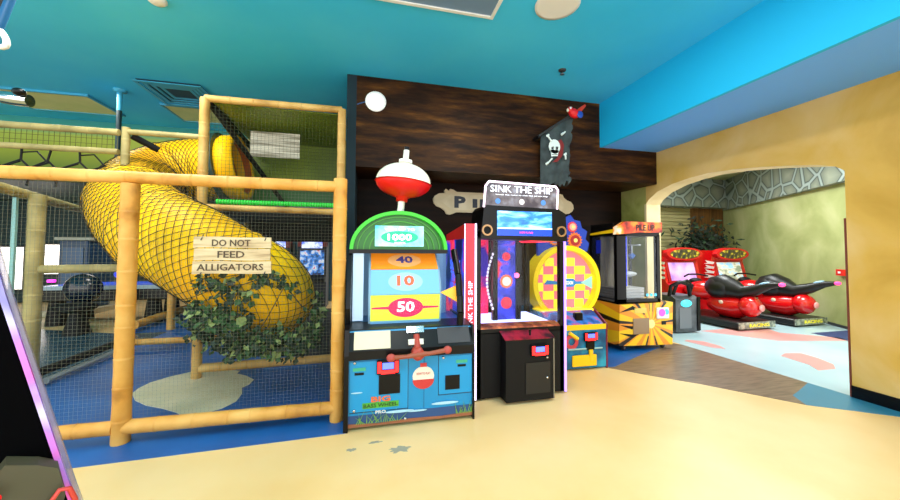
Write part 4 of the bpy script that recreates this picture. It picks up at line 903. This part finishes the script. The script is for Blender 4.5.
# palm plant
pl = thing('potted_palm', 'dark leafy plant standing behind the red motorcycle games', 'potted plant', (10.4,8.8,0))
obj('pot', MB().lathe([(.2,0),(.28,.4),(.3,.42),(.26,.42)], (10.4,8.8,0), 20), mat('pot_brown', (70,46,30), .6), pl)
obj('trunk', MB().tube([(10.4,8.8,.4),(10.42,8.8,1.1),(10.4,8.8,1.6)], .05, 8), mat('trunk_brown', (84,60,36), .8), pl)
pf = MB()
for k in range(1100):
    p = Vector((10.4+random.gauss(0,.34), 8.8+random.gauss(0,.25), 1.75+random.gauss(0,.32))); d = Vector((random.gauss(0,1),random.gauss(0,.5),random.gauss(-.2,.8))).normalized(); s = d.cross(Vector((0,-1,.3))).normalized(); L = random.uniform(.12,.24)
    pf.m(random.choice((0,0,1))); pf.add([p, p+d*L*.5+s*.035, p+d*L, p+d*L*.5-s*.035], [(0,1,2,3)])
obj('leaves', pf, [mat('palm_dark', (10,26,16), .7), mat('palm_mid', (28,56,30), .7)], pl)['kind'] = 'stuff'
# alarm
al = thing('fire_alarm', 'small red fire alarm box on the green alcove wall', 'fire alarm', (9.63,5.15,1.1))
u_ = Vector((.51,.86,0)); nn_ = Vector((-.86,.51,0)); c_ = Vector((9.66,5.12,1.17))
def slab(c, w_, h_, t0, t1): return MB().rings([[c+u_*a+Vector((0,0,b))+nn_*t for a, b in ((-w_,-h_),(w_,-h_),(w_,h_),(-w_,h_))] for t in (t0,t1)])
obj('box', slab(c_,.1,.065,0,.05), mat('alarm_red', (215,30,24), .35), al); obj('lens', slab(c_,.03,.02,.05,.06), white, al)

# ================================================================== FAR GAMES THROUGH THE NET
def far_arcade(x, y, w_, h_, label, seed):
    t = thing('arcade_cabinet', label, 'arcade machine', (x,y,0), 'red topped arcade cabinets behind the play tower')
    obj('body', B(x-w_/2,x+w_/2,y,y+.7,.0,h_-.2), mat('cabinet_navy', (16,22,40), .5), t)
    hdr = obj('marquee', MB().prism([(x-w_/2,h_-.32),(x-w_/2,h_-.08),(x-w_/4,h_),(x+w_/4,h_),(x+w_/2,h_-.08),(x+w_/2,h_-.32)], y-.06, y+.3), mat('cab_red', (120,24,30), .4, emit=.1), t)
    obj('sign', B(x-w_*.36,x+w_*.36,y-.07,y-.06,h_-.36,h_-.16), ramp_mat('far_sign', [(.4,(80,110,220)),(.6,(210,220,255))], 9, rough=.3, emit=1.1), hdr)
    obj('screen', B(x-w_*.42,x+w_*.42,y-.03,y,h_-1.15,h_-.42), ramp_mat('far_screen_%d'%seed, [(.36,(10,24,80)),(.5,(60,140,230)),(.62,(230,240,255)),(.72,(220,60,90))], 7+seed, rough=.3, emit=.5, detail=3), t)
    obj('console', MB().prism([(y-.25,.72),(y-.25,.8),(y,.92),(y,.72)], x-w_/2, x+w_/2, 'x'), satin, t)
far_arcade(-1.46,9.9,.72,1.98,'tall arcade cabinet with red top and bright car screen, clear of the slide',1)
far_arcade(-2.42,10.1,.72,1.95,'arcade cabinet with red top partly behind the slide and sign',2)
struct('wall_left', B(-3.2,-.34,11.2,11.3,0,2.95), ramp_mat('far_blue_wall', [(.3,(20,62,90)),(.7,(46,104,130))], 1, rough=.5, emit=0), 'far blue wall behind the small arcade cabinets')
ah = thing('air_hockey_table', 'black air hockey table with blue lit top seen through the net', 'air hockey table', (-5.1,9,0))
obj('table_body', MB().box(-6.5,-4.1,8.6,9.7,.5,.8,ch=.03), black, ah); obj('playfield', B(-6.4,-4.2,8.68,9.62,.8,.81), mat('blue_glow_field', (60,90,210), .2, emit=.5), ah)
obj('edge_rail', B(-6.5,-4.1,8.57,8.6,.74,.82), mat('pale_edge', (150,170,180), .3), ah)
for x in (-6.2,-4.5):
    for y in (8.8,9.5): obj('leg', MB().tube([(x,y,0),(x,y,.52)], [.17,.12], 12), satin, ah)
obj('score_lamp', MB().ell((-5.3,9.1,1.02), (.12,.12,.1)), mat('blue_ball_lamp', (40,60,200), .3, emit=.8), ah)
sc_ = thing('game_chair', 'dark round backed game seat beside the air hockey table', 'seat', (-5.2,7.9,0))
obj('shell', MB().ell((-5.25,8.0,.82), (.3,.2,.28)), mat('seat_navy', (14,26,44), .2), sc_); obj('cushion', MB().ell((-5.22,7.8,.5), (.3,.3,.1)), satin, sc_); obj('pedestal', MB().tube([(-5.22,7.85,0),(-5.22,7.85,.5)], [.2,.08], 14), satin, sc_)
bc_ = thing('game_booth', 'dark blue upright game booth with a small pink light at far left', 'arcade machine', (-7.2,10.2,0))
obj('body', MB().box(-7.15,-6.55,10.1,10.9,.12,1.78,ch=.03), mat('booth_blue', (20,56,88), .4), bc_); obj('top_trim', B(-7.2,-6.5,10.05,10.95,1.78,1.84), mat('booth_trim', (170,170,150), .4), bc_)
obj('plinth', B(-7.3,-6.4,9.95,11,0,.12), mat('plinth_cream', (190,180,150), .5), bc_); obj('light', B(-7.3,-7.16,10.04,10.1,.78,.84), mat('magenta_led', (240,50,220), .3, emit=2), bc_)
obj('door', B(-7.05,-6.65,10.08,10.1,.3,1.6), mat('booth_door', (26,74,112), .3), bc_)

# ================================================================== FOREGROUND CABINET (left edge)
th = math.radians(36); fc = thing('upright_game', 'black arcade cabinet at the left edge with glowing slanted edge', 'arcade machine', (0,0,0))
def L(pts, a, b): return MB().prism(pts, a, b)
prof = [(-.9,0),(.11,0),(.11,.70),(.058,.885),(-.08,1.47),(-.13,1.72),(-.9,1.8)]
obj('side_panel', L(prof, 1.5, 1.53), mat('deep_black', (2,2,3), .9), fc)
obj('cabinet_body', L([(-.9,0),(.08,0),(.08,.68),(.03,.88),(-.11,1.46),(-.16,1.7),(-.9,1.78)], 1.53, 2.1), mat('deep_black'), fc)
edge = [(.112,.68),(.06,.885),(-.078,1.47),(-.13,1.72)]
e2 = MB()
e2.rings([[(x-.004,1.492,z),(x+.008,1.492,z),(x+.010,1.535,z),(x-.004,1.535,z)] for x, z in edge])
obj('glowing_edge', e2, ramp_mat('edge_glow', [(.36,(60,60,160)),(.48,(200,190,235)),(.58,(170,120,220)),(.70,(255,50,130))], 4.5, rough=.3, emit=.22, detail=2), fc)
obj('clear_edge', MB().rings([[(x+.010,1.5,z),(x+.019,1.5,z),(x+.019,1.56,z),(x+.010,1.56,z)] for x, z in edge]), mat('pale_acrylic', (150,140,170), .15, alpha=.55), fc)
gb = obj('olive_housing', MB().prism([(-.14,.82),(.03,.82),(.052,.915),(.036,.995),(.0,1.02),(-.055,1.045),(-.065,1.03),(-.09,1.0)], 1.44, 1.5), mat('olive_grey', (70,66,44), .6), fc)
obj('red_lamp', MB().ell((-.095,.985,1.40), (.04,.02,.012)).xf(Matrix(((1,0,0,0),(0,0,1,0),(0,1,0,0),(0,0,0,1)))), mat('dull_red_lamp', (200,10,20), .3, emit=.5), fc)
obj('red_bracket', MB().tube([(.018,1.43,.86),(.026,1.42,.922),(.040,1.42,.945),(.058,1.42,.940),(.070,1.43,.90),(.076,1.44,.83)], .006, 8), mat('coral_red', (200,60,50), .4), fc)
obj('red_bracket', MB().tube([(-.02,1.43,.895),(.005,1.42,.905),(.022,1.42,.885),(.028,1.43,.83)], .006, 8), mat('coral_red', (200,60,50), .4), fc)
fc.rotation_euler = (0,0,th)

# ================================================================== LIGHT
w = bpy.data.worlds.new('world'); bpy.context.scene.world = w; w.use_nodes = True
w.node_tree.nodes['Background'].inputs[0].default_value = (1,.985,.96,1); w.node_tree.nodes['Background'].inputs[1].default_value = 2.6
def area(loc, sx, sy, power, col=(1,.95,.86), rot=(0,0,0)):
    l = bpy.data.lights.new('lamp_and_fill_light', 'AREA'); l.shape = 'RECTANGLE'; l.size = sx; l.size_y = sy; l.energy = power; l.color = col
    o = bpy.data.objects.new('lamp_and_fill_light', l); C.objects.link(o); o.location = loc; o.rotation_euler = rot; return o
for x, y in ((-2.5,0),(.5,0),(3,0),(-2.5,2.2),(1.9,2.4),(-5,2)): area((x,y,4.18), .6, .6, 34)  # mostly unseen ceiling lamps, placed for light and shadows
area((-4.5,6.5,4.15), .8,.8, 40); area((1.9,3.2,4.19), .35,.35, 30)
area((7.6,4.4,4.05), 1.4,1.4, 150, (.95,1,1)); area((8.2,7.2,4.05), 1.2,1.2, 120, (.95,1,1))
area((-2.6,4.15,4.18), .8,.8, 55)  # added light without a fitting, brightens the yellow slide
area((-6,10.5,2.9), 1,1, 25)
sc = bpy.context.scene
sc.view_settings.view_transform = 'Standard'; sc.view_settings.look = 'None'; sc.view_settings.exposure = .28; sc.view_settings.gamma = 1
MC['deep_black'].node_tree.nodes['Principled BSDF'].inputs['Specular IOR Level'].default_value = .05
